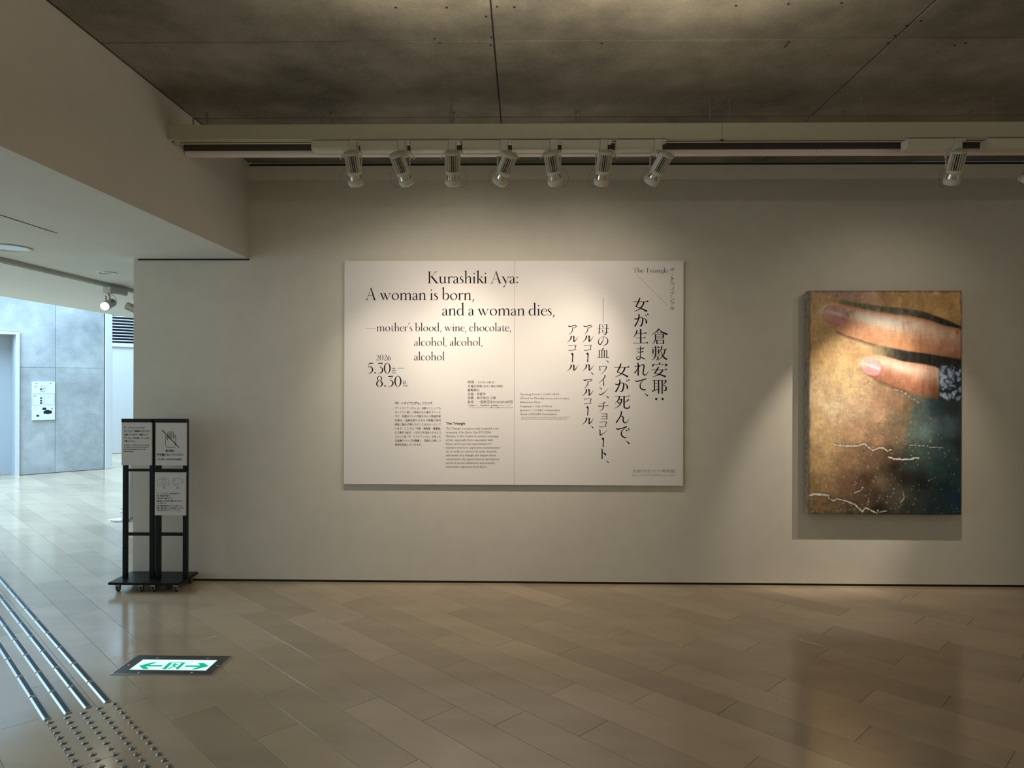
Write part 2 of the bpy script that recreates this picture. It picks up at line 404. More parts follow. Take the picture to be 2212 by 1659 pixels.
# lift-style door recess with white trim
d1 = empty('door_1', (P1.x, P1.y, 0), ang); d1['kind'] = 'structure'
f = MB(); f.box((sd, -0.035, 0), (0.012, 0.03, ztop+0.045)); f.box((sd-1.3, -0.035, ztop), (sd, 0.03, ztop+0.045)); f.box((sd-1.3, -0.035, 0), (sd-1.25, 0.03, ztop))
f.build('door_frame', M_JAMB, d1)
f = MB(); f.box((sd-0.02, 0.03, 0), (sd, 0.33, ztop)); f.box((sd-1.25, 0.03, ztop-0.0), (sd, 0.33, ztop+0.03)); f.box((sd-1.27, 0.03, 0), (sd-1.25, 0.33, ztop))
f.build('door_reveal', M_DOOR, d1)
f = MB(); f.box((sd-1.25, 0.30, 0.012), (sd-0.625, 0.34, ztop)); f.build('door_leaf', M_DOOR, d1)
f = MB(); f.box((sd-0.621, 0.30, 0.012), (sd-0.02, 0.34, ztop)); f.build('door_leaf', M_DOOR, d1)
# white trim post closing the concrete wall
f = MB(); f.box((LW+0.012, -0.02, 0.0), (LW+0.12, 0.32, WH), bev=0.004); q = f.build('trim_3', M_JAMB); q.location = (P1.x, P1.y, 0); q.rotation_euler = (0, 0, ang); q['kind'] = 'structure'
f = MB(); f.box((LW, 0.01, 0), (LW+0.012, 0.3, WH)); q = f.build('trim_4', M_DARKGAP); q.location = (P1.x, P1.y, 0); q.rotation_euler = (0, 0, ang); q['kind'] = 'structure'
# far white wall with its louvred grille
Q1 = at(233.6, 980.7, ('z', 0)); Q2 = at(268, 978.6, ('z', 0)); u2 = (Q2-Q1).normalized(); a2 = math.atan2(u2.y, u2.x)
def zq(px, py):
    d = ray(px, py); nn = Vector((-u2.y, u2.x, 0)); t = Q1.dot(nn)/d.dot(nn); return CAMH + d.z*t
zl = zq(262, 741); zl2 = zq(262, 749)
f = MB(); f.box((-1.5, 0, 0.006), (6, 0.2, zl2)); f.box((-1.5, 0.15, zl2), (6, 0.2, WH)); fw = f.build('wall_far', M_FARWALL); fw.location = (Q1.x, Q1.y, 0); fw.rotation_euler = (0, 0, a2); fw['kind'] = 'structure'
f = MB(); f.box((-1.5, 0.01, 0.0), (6, 0.19, 0.006)); q = f.build('baseboard_far', M_DARKGAP); q.location = (Q1.x, Q1.y, 0); q.rotation_euler = (0, 0, a2); q['kind'] = 'structure'
lv = empty('louvre_grille', (Q1.x, Q1.y, zl2), a2); tag(lv, 'white slatted louvre grille high on the far white wall', 'grille')
f = MB(); f.box((-0.02, 0.10, 0.0), (3, 0.145, 1.5)); f.build('backing', M_LOUVERDARK, lv)
f = MB(); f.box((-0.02, -0.03, 0.0), (3, 0.10, 0.03)); f.box((-0.02, -0.01, 0.03), (3, 0.10, zl-zl2)); f.build('grille_sill', M_JAMB, lv)
sp = (zq(262, 690) - zq(262, 735.5))/7.0
sl = MB(); sl.box((0, -0.0, -0.006), (3, 0.06, 0.006), M=Matrix.Rotation(R(-8), 4, 'X')); slm = sl.mesh('slat', M_JAMB)
for k in range(16):
    o = link('slat', slm, lv); o.location = (0, 0.02, zq(262, 735.5)-zl2 + k*sp)

# ------------------------------------------------------------------ soffit fittings
hx1, hy1 = at(121, 503, ('z', ZS)).x, at(121, 503, ('z', ZS)).y
hh = empty('access_hatch', (hx1-0.3, hy1-0.3, ZS)); tag(hh, 'flush square access hatch in the white soffit at upper left', 'hatch')
f = MB(); f.box((-0.307, -0.307, -0.0012), (0.307, 0.307, 0.0)); f.build('joint', M_FINGAP, hh)
f = MB(); f.box((-0.30, -0.30, -0.0035), (0.30, 0.30, -0.0012), bev=0.0008); f.build('hatch_panel', M_SOFF, hh)
def downlight(px, py, r, label):
    c = at(px, py, ('z', ZS)); o = empty('downlight', (c.x, c.y, ZS)); tag(o, label, 'downlight', 'recessed downlights in the passage soffit')
    f = MB(); f.lathe([(r, 0.0), (r, -0.006), (r*0.9, -0.009), (r*0.84, -0.004), (r*0.84, 0.0)], 40, caps=False); f.build('trim_ring', M_WHITE if r > 0.1 else M_JAMB, o)
    f = MB(); f.lathe([(r*0.86, -0.003), (r*0.6, -0.0022), (r*0.3, -0.0015), (0.001, -0.001)], 40, caps=False); f.build('reflector', M_DOWN if r > 0.1 else M_CHROME, o)
    return o
downlight(14, 534, 0.152, 'larger round downlight cut by the left edge of the photo')
downlight(231, 588.5, 0.074, 'small round chrome downlight near the end of the white wall')
rail = empty('passage_light_track', (-3.94, 5.5, ZS)); tag(rail, 'slim white lighting track running along the passage soffit', 'lighting track')
f = MB(); f.box((-0.018, -4.5, -0.034), (0.018, 4.5, 0.0), bev=0.003); f.box((-0.024, -4.5, -0.006), (0.024, 4.5, -0.0005)); f.build('track_body', M_WHITE, rail)
f = MB(); f.box((-0.006, -4.49, -0.0355), (0.006, 4.49, -0.0335)); f.build('track_slot', M_FINGAP, rail)

# ------------------------------------------------------------------ main lighting beam
ZT0, ZT1 = 2.911, 2.996
def X4(px, y=4.0): return at(px, 300, ('y', y)).x
tk = empty('light_track_beam', (XB, 4.0, ZT1)); tag(tk, 'long pale green-grey lighting beam hung on rods in front of the white wall', 'lighting track')
xj = X4(1560)
for a, b in ((XB+0.002, xj-0.001), (xj+0.001, XR-0.01)):
    f = MB(); a -= XB; b -= XB
    t = 0.003; H_ = ZT0-ZT1
    f.box((a, 0, H_), (b, t, 0)); f.box((a, 0.085-t, H_), (b, 0.085, 0)); f.box((a, t, -t), (b, 0.085-t, 0))
    f.box((a, t, H_), (b, 0.026, H_+t)); f.box((a, 0.06, H_), (b, 0.085-t, H_+t))
    f.box((a+0.02, 0.024, H_-0.004), (b, 0.062, H_+0.02))
    f.build('beam_section', M_TRACK, tk)
f = MB(); f.box((0.05, 0.038, ZT0-ZT1-0.0055), (XR-XB-0.01, 0.048, ZT0-ZT1-0.0035)); f.build('track_slot', M_FINGAP, tk)
rb = empty('rear_service_beam', (XB, 4.19, 2.96)); tag(rb, 'shade-darkened beam with a pale rounded underside hung behind the lamp beam', 'beam')
f = MB(); f.box((0.002, 0.0, -0.052), (XR-XB-0.01, 0.07, 0.0)); f.build('beam_body', M_BACKTRACK, rb)
prof = [(0.0, -0.052), (0.0, -0.056), (0.003, -0.066), (0.012, -0.075), (0.035, -0.079), (0.058, -0.075), (0.067, -0.066), (0.070, -0.056), (0.070, -0.052)]
def extr(x0, x1):
    f = MB(); n = len(prof); vs = [(x0, y, z) for y, z in prof] + [(x1, y, z) for y, z in prof]
    fs = [(i, i+1, n+i+1, n+i) for i in range(n-1)]; f.add(vs, fs, True)
    f.add(vs[:n], [tuple(range(n))]); f.add(vs[n:], [tuple(range(n))]); return f
cuts = [0.004, X4(848, 4.19)-XB, X4(1765, 4.19)-XB, XR-XB-0.012]
for a, b in zip(cuts[:-1], cuts[1:]): extr(a+0.001, b-0.001).build('rounded_cover', M_LILAC, rb)
for px in (415.4, 693, 973.4, 1252.5, 1534.2, 1576.7, 1861.5, 2148.5):
    x = X4(px, 4.03); f = MB(); f.cyl((x-XB, 0.04, 0.0), (x-XB, 0.04, ZC-ZT1), 0.0042, 10)
    f.cyl((x-XB, 0.04, ZC-ZT1-0.012), (x-XB, 0.04, ZC-ZT1), 0.011, 8); f.build('suspension_rod', M_ROD, tk)
for px in (448.9, 716.5, 979.7, 1244, 1513, 1551.4, 1822.3, 2094.8):
    x = X4(px, 4.225); f = MB(); f.cyl((x-XB, 0.035, 0.0), (x-XB, 0.035, ZC-2.96), 0.0042, 10)
    f.cyl((x-XB, 0.035, ZC-2.96-0.012), (x-XB, 0.035, ZC-2.96), 0.011, 8); f.build('suspension_rod', M_ROD, rb)

# ------------------------------------------------------------------ track spotlights
def head_parts(head, lit=False):
    """lamp head: optical axis along local -Z, pivot at the origin, local +Y is the top side"""
    core = MB(); core.lathe([(0.0, 0.108), (0.020, 0.108), (0.024, 0.102), (0.024, 0.006), (0.030, 0.004)], 24, caps=False); core.build('heat_sink_core', M_FINGAP, head)
    fins = MB()
    for k in range(20):
        a = 2*math.pi*k/20
        fins.box((0.022, -0.0012, 0.004), (0.0355, 0.0012, 0.106), M=Matrix.Rotation(a, 4, 'Z'))
    fins.build('cooling_fin', M_WHITE, head)['kind'] = 'stuff'
    sh = MB()
    for a0 in (-17, 163):
        for k in range(3):
            a = R(a0 + k*17); sh.box((0.031, -0.006, 0.0), (0.0375, 0.006, 0.108), M=Matrix.Rotation(a, 4, 'Z'))
    sh.lathe([(0.0, 0.112), (0.028, 0.112), (0.035, 0.106), (0.035, 0.100), (0.02, 0.100)], 24, caps=False)
    sh.build('rear_housing', M_WHITE, head)
    col = MB(); col.lathe([(0.030, 0.006), (0.036, 0.004), (0.037, -0.010), (0.033, -0.018), (0.029, -0.018)], 28, caps=False)
    for k in range(5):
        col.box((0.0305, -0.0035, -0.046), (0.0345, 0.0035, -0.016), M=Matrix.Rotation(R(20+72*k), 4, 'Z'))
    col.build('collar', M_WHITE, head)
    chn = MB(); chn.lathe([(0.029, -0.017), (0.0315, -0.030), (0.0325, -0.047)], 28, caps=False); chn.build('reflector', M_CHROME, head)
    hd = MB(); hd.lathe([(0.033, -0.044), (0.038, -0.046), (0.041, -0.058), (0.041, -0.070), (0.037, -0.080), (0.034, -0.080), (0.037, -0.068), (0.035, -0.05)], 30, caps=False)
    hd.build('hood', M_WHITE, head)
    ln = MB(); ln.lathe([(0.0, -0.058), (0.034, -0.058)], 28, caps=False); ln.build('lens', M_LENS if lit else M_FINGAP, head)

def make_spot(loc, target, spin, label, group, beam=None, spill=None, drv=(-0.224, -0.006), cord=1, wire=1, lit=False, axis=0.0, size=54, blend=0.9):
    """loc = underside of track at the adapter; spin = yaw of the yoke"""
    t = empty('track_spotlight', loc, axis); tag(t, label, 'spotlight', group)
    d = MB(); x0, x1 = drv
    if x0 > x1: x0, x1 = x1, x0
    d.prism([(0.0, 0.0), (0.0, -0.040), (0.014, -0.052), (0.068, -0.052), (0.072, -0.040), (0.072, 0.0)], x0+0.0, x1, M=Matrix(((0,0,1,0),(1,0,0,-0.036),(0,1,0,0),(0,0,0,1))))
    d.build('driver_box', M_WHITE, t)
    k = MB(); k.box((-0.004 if drv[0] < 0 else -0.04, -0.040, -0.060), (0.040 if drv[0] < 0 else 0.004, 0.034, 0.004), bev=0.003)
    kx = 0.018 if drv[0] < 0 else -0.018
    k.lathe([(0.018, -0.060), (0.018, -0.066), (0.008, -0.066), (0.008, -0.075)], 16, Matrix.Translation((kx, 0, 0)), caps=False)
    k.build('track_adapter', M_WHITE, t)
    s2 = MB(); s2.box((kx+0.020, -0.030, -0.006), (kx+0.046, 0.03, 0.002)); s2.box((kx+0.022, -0.02, -0.016), (kx+0.027, 0.0, -0.004)); s2.box((kx+0.04, -0.02, -0.012), (kx+0.045, 0.0, -0.004)); s2.build('track_clip', M_JAMB, t)
    # yoke
    yk = MB(); Y = Matrix.Translation((kx, 0, -0.075)) @ Matrix.Rotation(spin, 4, 'Z')
    yk.box((-0.043, -0.007, -0.002), (0.043, 0.007, 0.001), M=Y)
    for sx in (-1, 1): yk.box((sx*0.043-0.0030, -0.007, -0.098), (sx*0.043+0.0020, 0.007, 0.001), M=Y); yk.cyl((sx*0.046, 0, -0.092), (sx*0.036, 0, -0.092), 0.0052, 10, M=Y)
    yk.build('yoke', M_CORD, t)
    bs = MB(); bs.lathe([(0.0, -0.008), (0.008, -0.008), (0.012, 0.0), (0.012, 0.004)], 12, Matrix.Translation((kx, 0, -0.078)), caps=False); bs.build('swivel_screw', M_CHROME, t)
    piv = Matrix.Translation((kx, 0, -0.167))
    wp = (Matrix.Translation(loc) @ Matrix.Rotation(axis, 4, 'Z') @ piv).translation
    dirv = (Vector(target) - wp).normalized()
    dl = Matrix.Rotation(-axis, 3, 'Z') @ dirv
    q = (-dl).to_track_quat('Z', 'Y').to_matrix().to_4x4()
    hd = empty('lamp_head'); hd.parent = t; hd.matrix_local = piv @ q @ Matrix.Diagonal((1.13, 1.13, 1.02, 1))
    head_parts(hd, lit)
    H = piv @ q
    if cord:
        back = H @ Vector((0, 0, 0.110)); c = MB()
        s = cord
        c.tube([(kx, 0.0, -0.078), (kx + s*0.045, -0.02, -0.070), (kx + s*0.075 + back.x*0.15, -0.028, -0.105), (back.x + s*0.030, back.y-0.018, back.z + 0.006), tuple(back)], 0.0026, 6, smooth_n=6)
        c.build('power_cord', M_CORD, t)
    if wire:
        a = H @ Vector((0.036*wire, 0, -0.004)); b = H @ Vector((0.034*wire, -0.02, -0.076)); c = MB()
        mid = (a+b)/2 + Vector((0.050*wire, -0.01, -0.014))
        c.tube([tuple(a), (a.x+0.030*wire, a.y-0.004, a.z+0.004), tuple(mid), (b.x+0.022*wire, b.y, b.z-0.016), tuple(b)], 0.0009, 5, smooth_n=7)
        c.build('safety_wire', M_WIRE, t)
    for nm, en, sz, bl in (('lamp_beam', beam, size, blend), ('lamp_spill', spill, 128, 1.0)):
        if not en: continue
        L = bpy.data.lights.new(nm, 'SPOT'); L.energy = en; L.spot_size = R(sz); L.spot_blend = bl; L.shadow_soft_size = 0.018
        L.color = (1.0, 0.86, 0.71)
        lo = bpy.data.objects.new(nm, L); COL.objects.link(lo); lo.parent = t; lo.matrix_local = H @ Matrix.Translation((0, 0, -0.084))
    return t

ZTR = ZT0 - 0.005
def sx(px): return at(px, 330, ('y', 4.05)).x
names = [
 # px, target x, target z, spin, label
 (765, -0.98, 1.38, 0.20, 'track spotlight at the left end of the row over the text panel', -1, -1),
 (870, -0.32, 1.72, 0.75, 'second track spotlight from the left, tilted to the right, arms crossing', 1, -1),
 (978, -0.50, 1.38, 0.45, 'third track spotlight from the left, cord looped over its left side', -1, 1),
 (1089, -0.74, 1.75, -0.9, 'fourth track spotlight from the left, tilted left with a long wire loop below', 1, -1),
 (1196, 0.52, 1.50, 0.55, 'fifth track spotlight from the left, coiled wire at its right', -1, 1),
 (1303, 0.34, 1.35, 0.0, 'sixth track spotlight from the left, hanging straight with its cord in front', 1, -1),
 (1420, 0.12, 1.72, -1.0, 'seventh track spotlight over the text panel, tilted steeply to the left', 1, -1),
]
GR = 'white spotlights on the long beam'
for k, (px, tx, tz, spin, lab, cd, wr) in enumerate(names):
    x = sx(px) - 0.018
    make_spot((x, 4.05, ZTR), (tx, D, tz-0.12), spin*0.6, lab, GR, beam=24*(1.3, 1.1, 1.0, 0.9, 0.78, 0.88, 1.12)[k], spill=8.5, cord=cd, wire=wr)
make_spot((sx(2062)-0.018, 4.05, ZTR), (2.72, D, 1.12), -0.3, 'lone track spotlight above the framed picture at right', GR, beam=62, spill=7, drv=(-0.27, -0.006), cord=-1, wire=-1, size=50)
make_spot((sx(2235)-0.018, 4.05, ZTR), (2.38, D, 1.10), -0.6, 'track spotlight cut off by the right edge of the photo', GR, beam=120, spill=5, drv=(-0.27, -0.006), cord=0, wire=-1, size=40, blend=0.6)
g2 = 'white spotlights in the passage'
make_spot((-3.94, 6.52, ZS-0.034), (-3.0, 2.2, 0.9), 0.9, 'passage spotlight with a glowing lens turned towards the camera', g2, beam=2.5, drv=(0.25, 0.006), cord=1, wire=-1, lit=True, axis=R(90))
make_spot((-3.94, 7.02, ZS-0.034), (-2.4, 7.6, 1.5), 0.4, 'passage spotlight seen from behind, half hidden by the white wall', g2, drv=(0.25, 0.006), cord=-1, wire=0, axis=R(90))

# ------------------------------------------------------------------ lettering
class G2:
    """flat lettering collected as 2-D faces"""
    def __init__(s): s.v = []; s.f = []
    def poly(s, pts):
        n = len(s.v); s.v += [tuple(p[:2]) for p in pts]; s.f.append(tuple(range(n, n+len(pts))))
    def strip(s, pts, ws, smooth=True, n=5):
        P = [(p[0], p[1], w) for p, w in zip(pts, ws)]
        if smooth and len(P) > 2: P = catmull(P, n)
        L = []
        for i, p in enumerate(P):
            a = P[max(i-1, 0)]; b = P[min(i+1, len(P)-1)]
            dx, dy = b[0]-a[0], b[1]-a[1]; l = math.hypot(dx, dy) or 1
            hw = max(p[2], 0.001)/2
            L.append(((p[0]-dy/l*hw, p[1]+dx/l*hw), (p[0]+dy/l*hw, p[1]-dx/l*hw)))
        n0 = len(s.v)
        for a, b in L: s.v += [a, b]
        for i in range(len(L)-1): s.f.append((n0+2*i, n0+2*i+1, n0+2*i+3, n0+2*i+2))
    def disc(s, cx, cy, r, n=14, ry=None):
        s.poly([(cx+r*math.cos(2*math.pi*k/n), cy+(ry or r)*math.sin(2*math.pi*k/n)) for k in range(n)])
    def ring(s, cx, cy, rx, ry, wmax, wmin, a0=0, a1=360, tilt=0.0, n=28):
        P = []; W = []
        for k in range(n+1):
            a = R(a0+(a1-a0)*k/n); P.append((cx+rx*math.cos(a), cy+ry*math.sin(a)))
            c = abs(math.cos(a-tilt)); W.append(wmin+(wmax-wmin)*c**1.4)
        s.strip(P, W, False)
    def put(s, g, ox, oy, sx, sy=None, sh=0.0):
        sy = sx if sy is None else sy; n = len(s.v)
        s.v += [(ox+(x+sh*y)*sx, oy+y*sy) for x, y in g.v]; s.f += [tuple(i+n for i in f) for f in g.f]
    def bbox(s):
        xs = [p[0] for p in s.v]; ys = [p[1] for p in s.v]; return min(xs), min(ys), max(xs), max(ys)

T_, t_ = 0.098, 0.028
def flag(g, x, y, w=T_):
    g.poly([(x-w/2-0.085, y-0.085), (x-w/2, y-0.10), (x+w/2, y-0.10), (x+w/2, y+0.02)])
def foot(g, x, y=0.0, l=0.10, r=0.10, w=T_, up=1):
    g.poly([(x-l, y), (x+r, y), (x+r, y+0.022*up), (x+w/2, y+0.06*up), (x-w/2, y+0.06*up), (x-l, y+0.022*up)][::up])
def stem(g, x, y0, y1, w=T_, fl=True, ft=True):
    g.strip([(x, y0), (x, y1-(0.04 if fl else 0))], [w, w], False)
    if fl: flag(g, x, y1, w)
    if ft: foot(g, x, y0, w=w)
def arch(g, x0, x1, w=T_):
    g.strip([(x0+0.02, 0.36), (x0+0.10, 0.50), (x0+0.20, 0.565), (x1-0.03, 0.53), (x1, 0.38), (x1, 0.0)], [0.02, 0.035, 0.06, 0.09, w, w], True)
    foot(g, x1)
def diamond(g, x, y, r=0.068): g.poly([(x-r, y), (x, y-r), (x+r, y), (x, y+r)])
def latin(ch):
    g = G2(); adv = 0.5
    if ch == 'A':
        g.strip([(0.09, 0.01), (0.405, 1.0)], [t_, t_], False); g.poly([(0.37, 0.99), (0.42, 1.07), (0.745, 0.0), (0.625, 0.0)])
        g.strip([(0.19, 0.36), (0.56, 0.36)], [t_, t_], False); foot(g, 0.09, 0, .10, .11, .05); foot(g, 0.69, 0, .13, .12, .1); adv = 0.83
    elif ch == 'K':
        g.strip([(0.18, 0), (0.18, 1.0)], [0.10, 0.10], False); foot(g, 0.18, 0, .13, .13); foot(g, 0.18, 1.0, .13, .13, up=-1)
        g.strip([(0.22, 0.46), (0.66, 0.99)], [t_, t_], False); foot(g, 0.66, 1.0, .10, .12, .04, -1)
        g.poly([(0.28, 0.57), (0.39, 0.62), (0.80, 0.02), (0.80, 0.0), (0.67, 0.0)]); foot(g, 0.76, 0, .12, .12); adv = 0.86
    elif ch == 'T':
        g.strip([(0.37, 0), (0.37, 0.98)], [0.095, 0.095], False); foot(g, 0.37, 0, .12, .12)
        g.strip([(0.03, 0.975), (0.71, 0.975)], [.04, .04], False); g.poly([(0.03, 0.99), (0.02, 0.80), (0.10, 0.955)]); g.poly([(0.71, 0.99), (0.72, 0.80), (0.64, 0.955)]); adv = 0.72
    elif ch == 'S':
        g.strip([(0.44, 0.80), (0.40, 0.95), (0.25, 1.0), (0.11, 0.90), (0.12, 0.70), (0.28, 0.54), (0.44, 0.36), (0.44, 0.14), (0.28, 0.0), (0.12, 0.05), (0.07, 0.22)], [.02, .03, .04, .08, .1, .12, .11, .09, .04, .03, .02]); adv = .54
    elif ch == 'u':
        g.strip([(0.14, 0.55), (0.14, 0.2), (0.19, 0.05), (0.31, 0.01), (0.42, 0.07), (0.48, 0.16)], [T_, T_, .09, .05, .03, .02]); flag(g, 0.14, 0.585)
        stem(g, 0.48, 0.02, 0.585, ft=False); g.poly([(0.43, 0.0), (0.60, 0.02), (0.60, 0.045), (0.50, 0.08)]); adv = 0.64
    elif ch == 'r':
        stem(g, 0.14, 0, 0.585); g.strip([(0.17, 0.36), (0.23, 0.50), (0.32, 0.56), (0.40, 0.545)], [.02, .035, .05, .075]); g.disc(0.385, 0.53, 0.045); adv = 0.43
    elif ch == 'a':
        g.strip([(0.07, 0.44), (0.10, 0.52), (0.20, 0.57), (0.31, 0.53), (0.34, 0.40), (0.34, 0.08)], [.06, .045, .03, .06, T_, T_]); g.disc(0.09, 0.45, 0.04)
        g.strip([(0.34, 0.34), (0.20, 0.29), (0.09, 0.20), (0.08, 0.08), (0.16, 0.01), (0.26, 0.04), (0.34, 0.12)], [.02, .035, .07, .095, .07, .04, .02])
        g.strip([(0.34, 0.12), (0.37, 0.02), (0.46, 0.035)], [T_, .06, .02]); adv = 0.47
    elif ch == 's':
        g.strip([(0.29, 0.45), (0.26, 0.55), (0.17, 0.575), (0.09, 0.51), (0.11, 0.40), (0.20, 0.31), (0.29, 0.20), (0.28, 0.07), (0.17, 0.01), (0.08, 0.04), (0.05, 0.15)], [.018, .03, .035, .065, .09, .105, .095, .07, .035, .03, .018]); adv = 0.37
    elif ch in 'hn':
        stem(g, 0.14, 0, 1.09 if ch == 'h' else 0.585); arch(g, 0.14, 0.48); adv = 0.62
    elif ch == 'm':
        stem(g, 0.14, 0, 0.585); arch(g, 0.14, 0.48); arch(g, 0.48, 0.82); adv = 0.96
    elif ch == 'i': stem(g, 0.14, 0, 0.585); diamond(g, 0.14, 0.84); adv = 0.29
    elif ch == 'l': stem(g, 0.14, 0, 1.09); adv = 0.28
    elif ch == 'k':
        stem(g, 0.14, 0, 1.09); g.strip([(0.17, 0.28), (0.41, 0.55)], [t_, t_], False); foot(g, 0.42, 0.57, .09, .09, .04, -1)
        g.poly([(0.21, 0.34), (0.30, 0.40), (0.54, 0.03), (0.54, 0.0), (0.43, 0.0)]); foot(g, 0.50, 0, .08, .09); adv = 0.56
    elif ch == 'w':
        for x in (0.06, 0.34):
            g.poly([(x-0.01, 0.56), (x+0.09, 0.56), (x+0.27, 0.06), (x+0.20, -0.01)]); foot(g, x+0.05, 0.57, .10, .09, .09, -1)
            g.strip([(x+0.22, 0.01), (x+(0.33 if x < .2 else 0.42), 0.56 if x > .2 else 0.42)], [t_, t_], False)
        foot(g, 0.77, 0.57, .08, .08, .04, -1); adv = 0.87
    elif ch == 'y':
        g.poly([(0.05, 0.56), (0.15, 0.56), (0.36, 0.06), (0.28, -0.01)]); foot(g, 0.10, 0.57, .10, .10, .09, -1)
        g.strip([(0.51, 0.56), (0.30, 0.0), (0.21, -0.27)], [t_, t_, .045], False); g.poly([(0.22, -0.20), (0.10, -0.30), (0.12, -0.35), (0.21, -0.31)]); foot(g, 0.51, 0.57, .08, .08, .04, -1); adv = 0.56
    elif ch == 'o': g.ring(0.31, 0.288, 0.225, 0.275, 0.105, 0.028, tilt=R(12)); adv = 0.62
    elif ch == 'b':
        g.strip([(0.14, 0.06), (0.14, 1.05)], [T_, T_], False); flag(g, 0.14, 1.09)
        g.strip([(0.17, 0.38), (0.25, 0.51), (0.36, 0.565), (0.49, 0.48), (0.535, 0.29), (0.47, 0.09), (0.34, 0.01), (0.22, 0.02), (0.13, 0.08)], [.02, .035, .05, .09, .105, .085, .045, .03, .03]); adv = 0.61
    elif ch == 'd':
        g.strip([(0.46, 0.44), (0.36, 0.55), (0.25, 0.56), (0.11, 0.45), (0.07, 0.26), (0.13, 0.07), (0.25, 0.01), (0.36, 0.05), (0.45, 0.16)], [.02, .03, .045, .09, .105, .09, .05, .03, .02])
        g.strip([(0.47, 0.02), (0.47, 1.05)], [T_, T_], False); flag(g, 0.47, 1.09); g.poly([(0.43, 0.0), (0.59, 0.02), (0.59, 0.045), (0.50, 0.08)]); adv = 0.62
    elif ch in 'ec':
        if ch == 'e':
            g.strip([(0.08, 0.335), (0.45, 0.335)], [t_, t_], False)
            g.strip([(0.45, 0.335), (0.41, 0.49), (0.29, 0.57), (0.14, 0.50), (0.065, 0.28), (0.13, 0.08), (0.28, 0.01), (0.40, 0.05), (0.46, 0.14)], [.07, .06, .035, .075, .105, .09, .06, .035, .018])
        else:
            g.strip([(0.42, 0.46), (0.38, 0.55), (0.28, 0.575), (0.14, 0.50), (0.065, 0.28), (0.13, 0.08), (0.28, 0.01), (0.39, 0.05), (0.45, 0.14)], [.05, .04, .035, .075, .105, .09, .06, .035, .018]); g.disc(0.405, 0.47, 0.042)
        adv = 0.48
    elif ch == 't':
        g.strip([(0.17, 0.72), (0.17, 0.15), (0.22, 0.03), (0.30, 0.015), (0.38, 0.07)], [.05, T_, .075, .045, .02]); g.strip([(0.04, 0.56), (0.35, 0.56)], [t_, t_], False); g.poly([(0.04, 0.55), (0.15, 0.60), (0.19, 0.74), (0.20, 0.55)]); adv = 0.38
    elif ch == 'g':
        g.ring(0.24, 0.39, 0.15, 0.18, 0.08, 0.028); g.strip([(0.14, 0.24), (0.08, 0.12), (0.16, 0.05), (0.36, 0.02), (0.46, -0.08), (0.40, -0.24), (0.24, -0.30), (0.08, -0.24), (0.05, -0.12), (0.14, 0.02)], [.03, .05, .05, .09, .08, .05, .035, .05, .06, .03]); g.strip([(0.34, 0.52), (0.48, 0.55)], [.03, .06], False); adv = 0.50
    elif ch in ',': g.strip([(0.15, 0.06), (0.12, -0.06), (0.05, -0.22)], [.10, .06, .02]); adv = 0.26
    elif ch == "'": g.strip([(0.15, 1.06), (0.12, 0.94), (0.05, 0.78)], [.10, .06, .02]); adv = 0.16
    elif ch == ':': diamond(g, 0.13, 0.07); diamond(g, 0.13, 0.50); adv = 0.26
    elif ch == '.': diamond(g, 0.13, 0.07, .08); adv = 0.26
    elif ch == '0': g.ring(0.31, 0.5, 0.235, 0.485, 0.115, 0.028); adv = 0.64
    elif ch == '2':
        g.strip([(0.06, 0.78), (0.14, 0.94), (0.28, 0.99), (0.43, 0.88), (0.44, 0.68), (0.30, 0.40), (0.05, 0.05)], [.05, .04, .04, .09, .11, .06, .03]); g.strip([(0.05, 0.045), (0.30, 0.045), (0.54, 0.06)], [.05, .09, .10], False); adv = 0.58
    elif ch == '3':
        g.strip([(0.10, 0.93), (0.30, 0.955), (0.52, 0.97)], [.05, .09, .06], False); g.strip([(0.51, 0.96), (0.26, 0.60)], [.03, .03], False)
        g.strip([(0.26, 0.59), (0.42, 0.56), (0.51, 0.38), (0.46, 0.16), (0.28, 0.02), (0.04, -0.02)], [.03, .06, .11, .10, .05, .015]); adv = 0.60
    elif ch == '5':
        g.strip([(0.16, 0.93), (0.34, 0.95), (0.54, 0.965)], [.05, .10, .06], False); g.strip([(0.18, 0.95), (0.11, 0.58)], [.03, .03], False)
        g.strip([(0.11, 0.58), (0.28, 0.63), (0.44, 0.52), (0.48, 0.32), (0.36, 0.10), (0.04, -0.03)], [.02, .06, .10, .115, .07, .015]); adv = 0.56
    elif ch == '6':
        g.strip([(0.50, 0.99), (0.30, 0.86), (0.14, 0.62), (0.08, 0.32), (0.16, 0.08), (0.31, 0.01), (0.46, 0.10), (0.52, 0.29), (0.44, 0.50), (0.30, 0.56), (0.14, 0.44)], [.02, .05, .08, .11, .09, .04, .08, .11, .08, .04, .02]); adv = 0.60
    elif ch == '8':
        g.ring(0.32, 0.755, 0.165, 0.225, 0.085, 0.028); g.ring(0.32, 0.27, 0.225, 0.26, 0.11, 0.028); adv = 0.64
    elif ch == '-': g.strip([(0.02, 0.33), (0.62, 0.33)], [t_, t_], False); adv = 0.64
    elif ch == ' ': adv = 0.24
    return g, adv
def serif(dst, s, x0, x1, base, cap, shear=0.0):
    g = G2(); x = 0
    for ch in s:
        l, adv = latin(ch); g.put(l, x, 0, 1.0, sh=shear); x += adv
    b = g.bbox(); k = (x1-x0)/(b[2]-b[0])
    dst.put(g, x0-b[0]*k, -base, k, cap)      # lettering space: x = px, y = -py

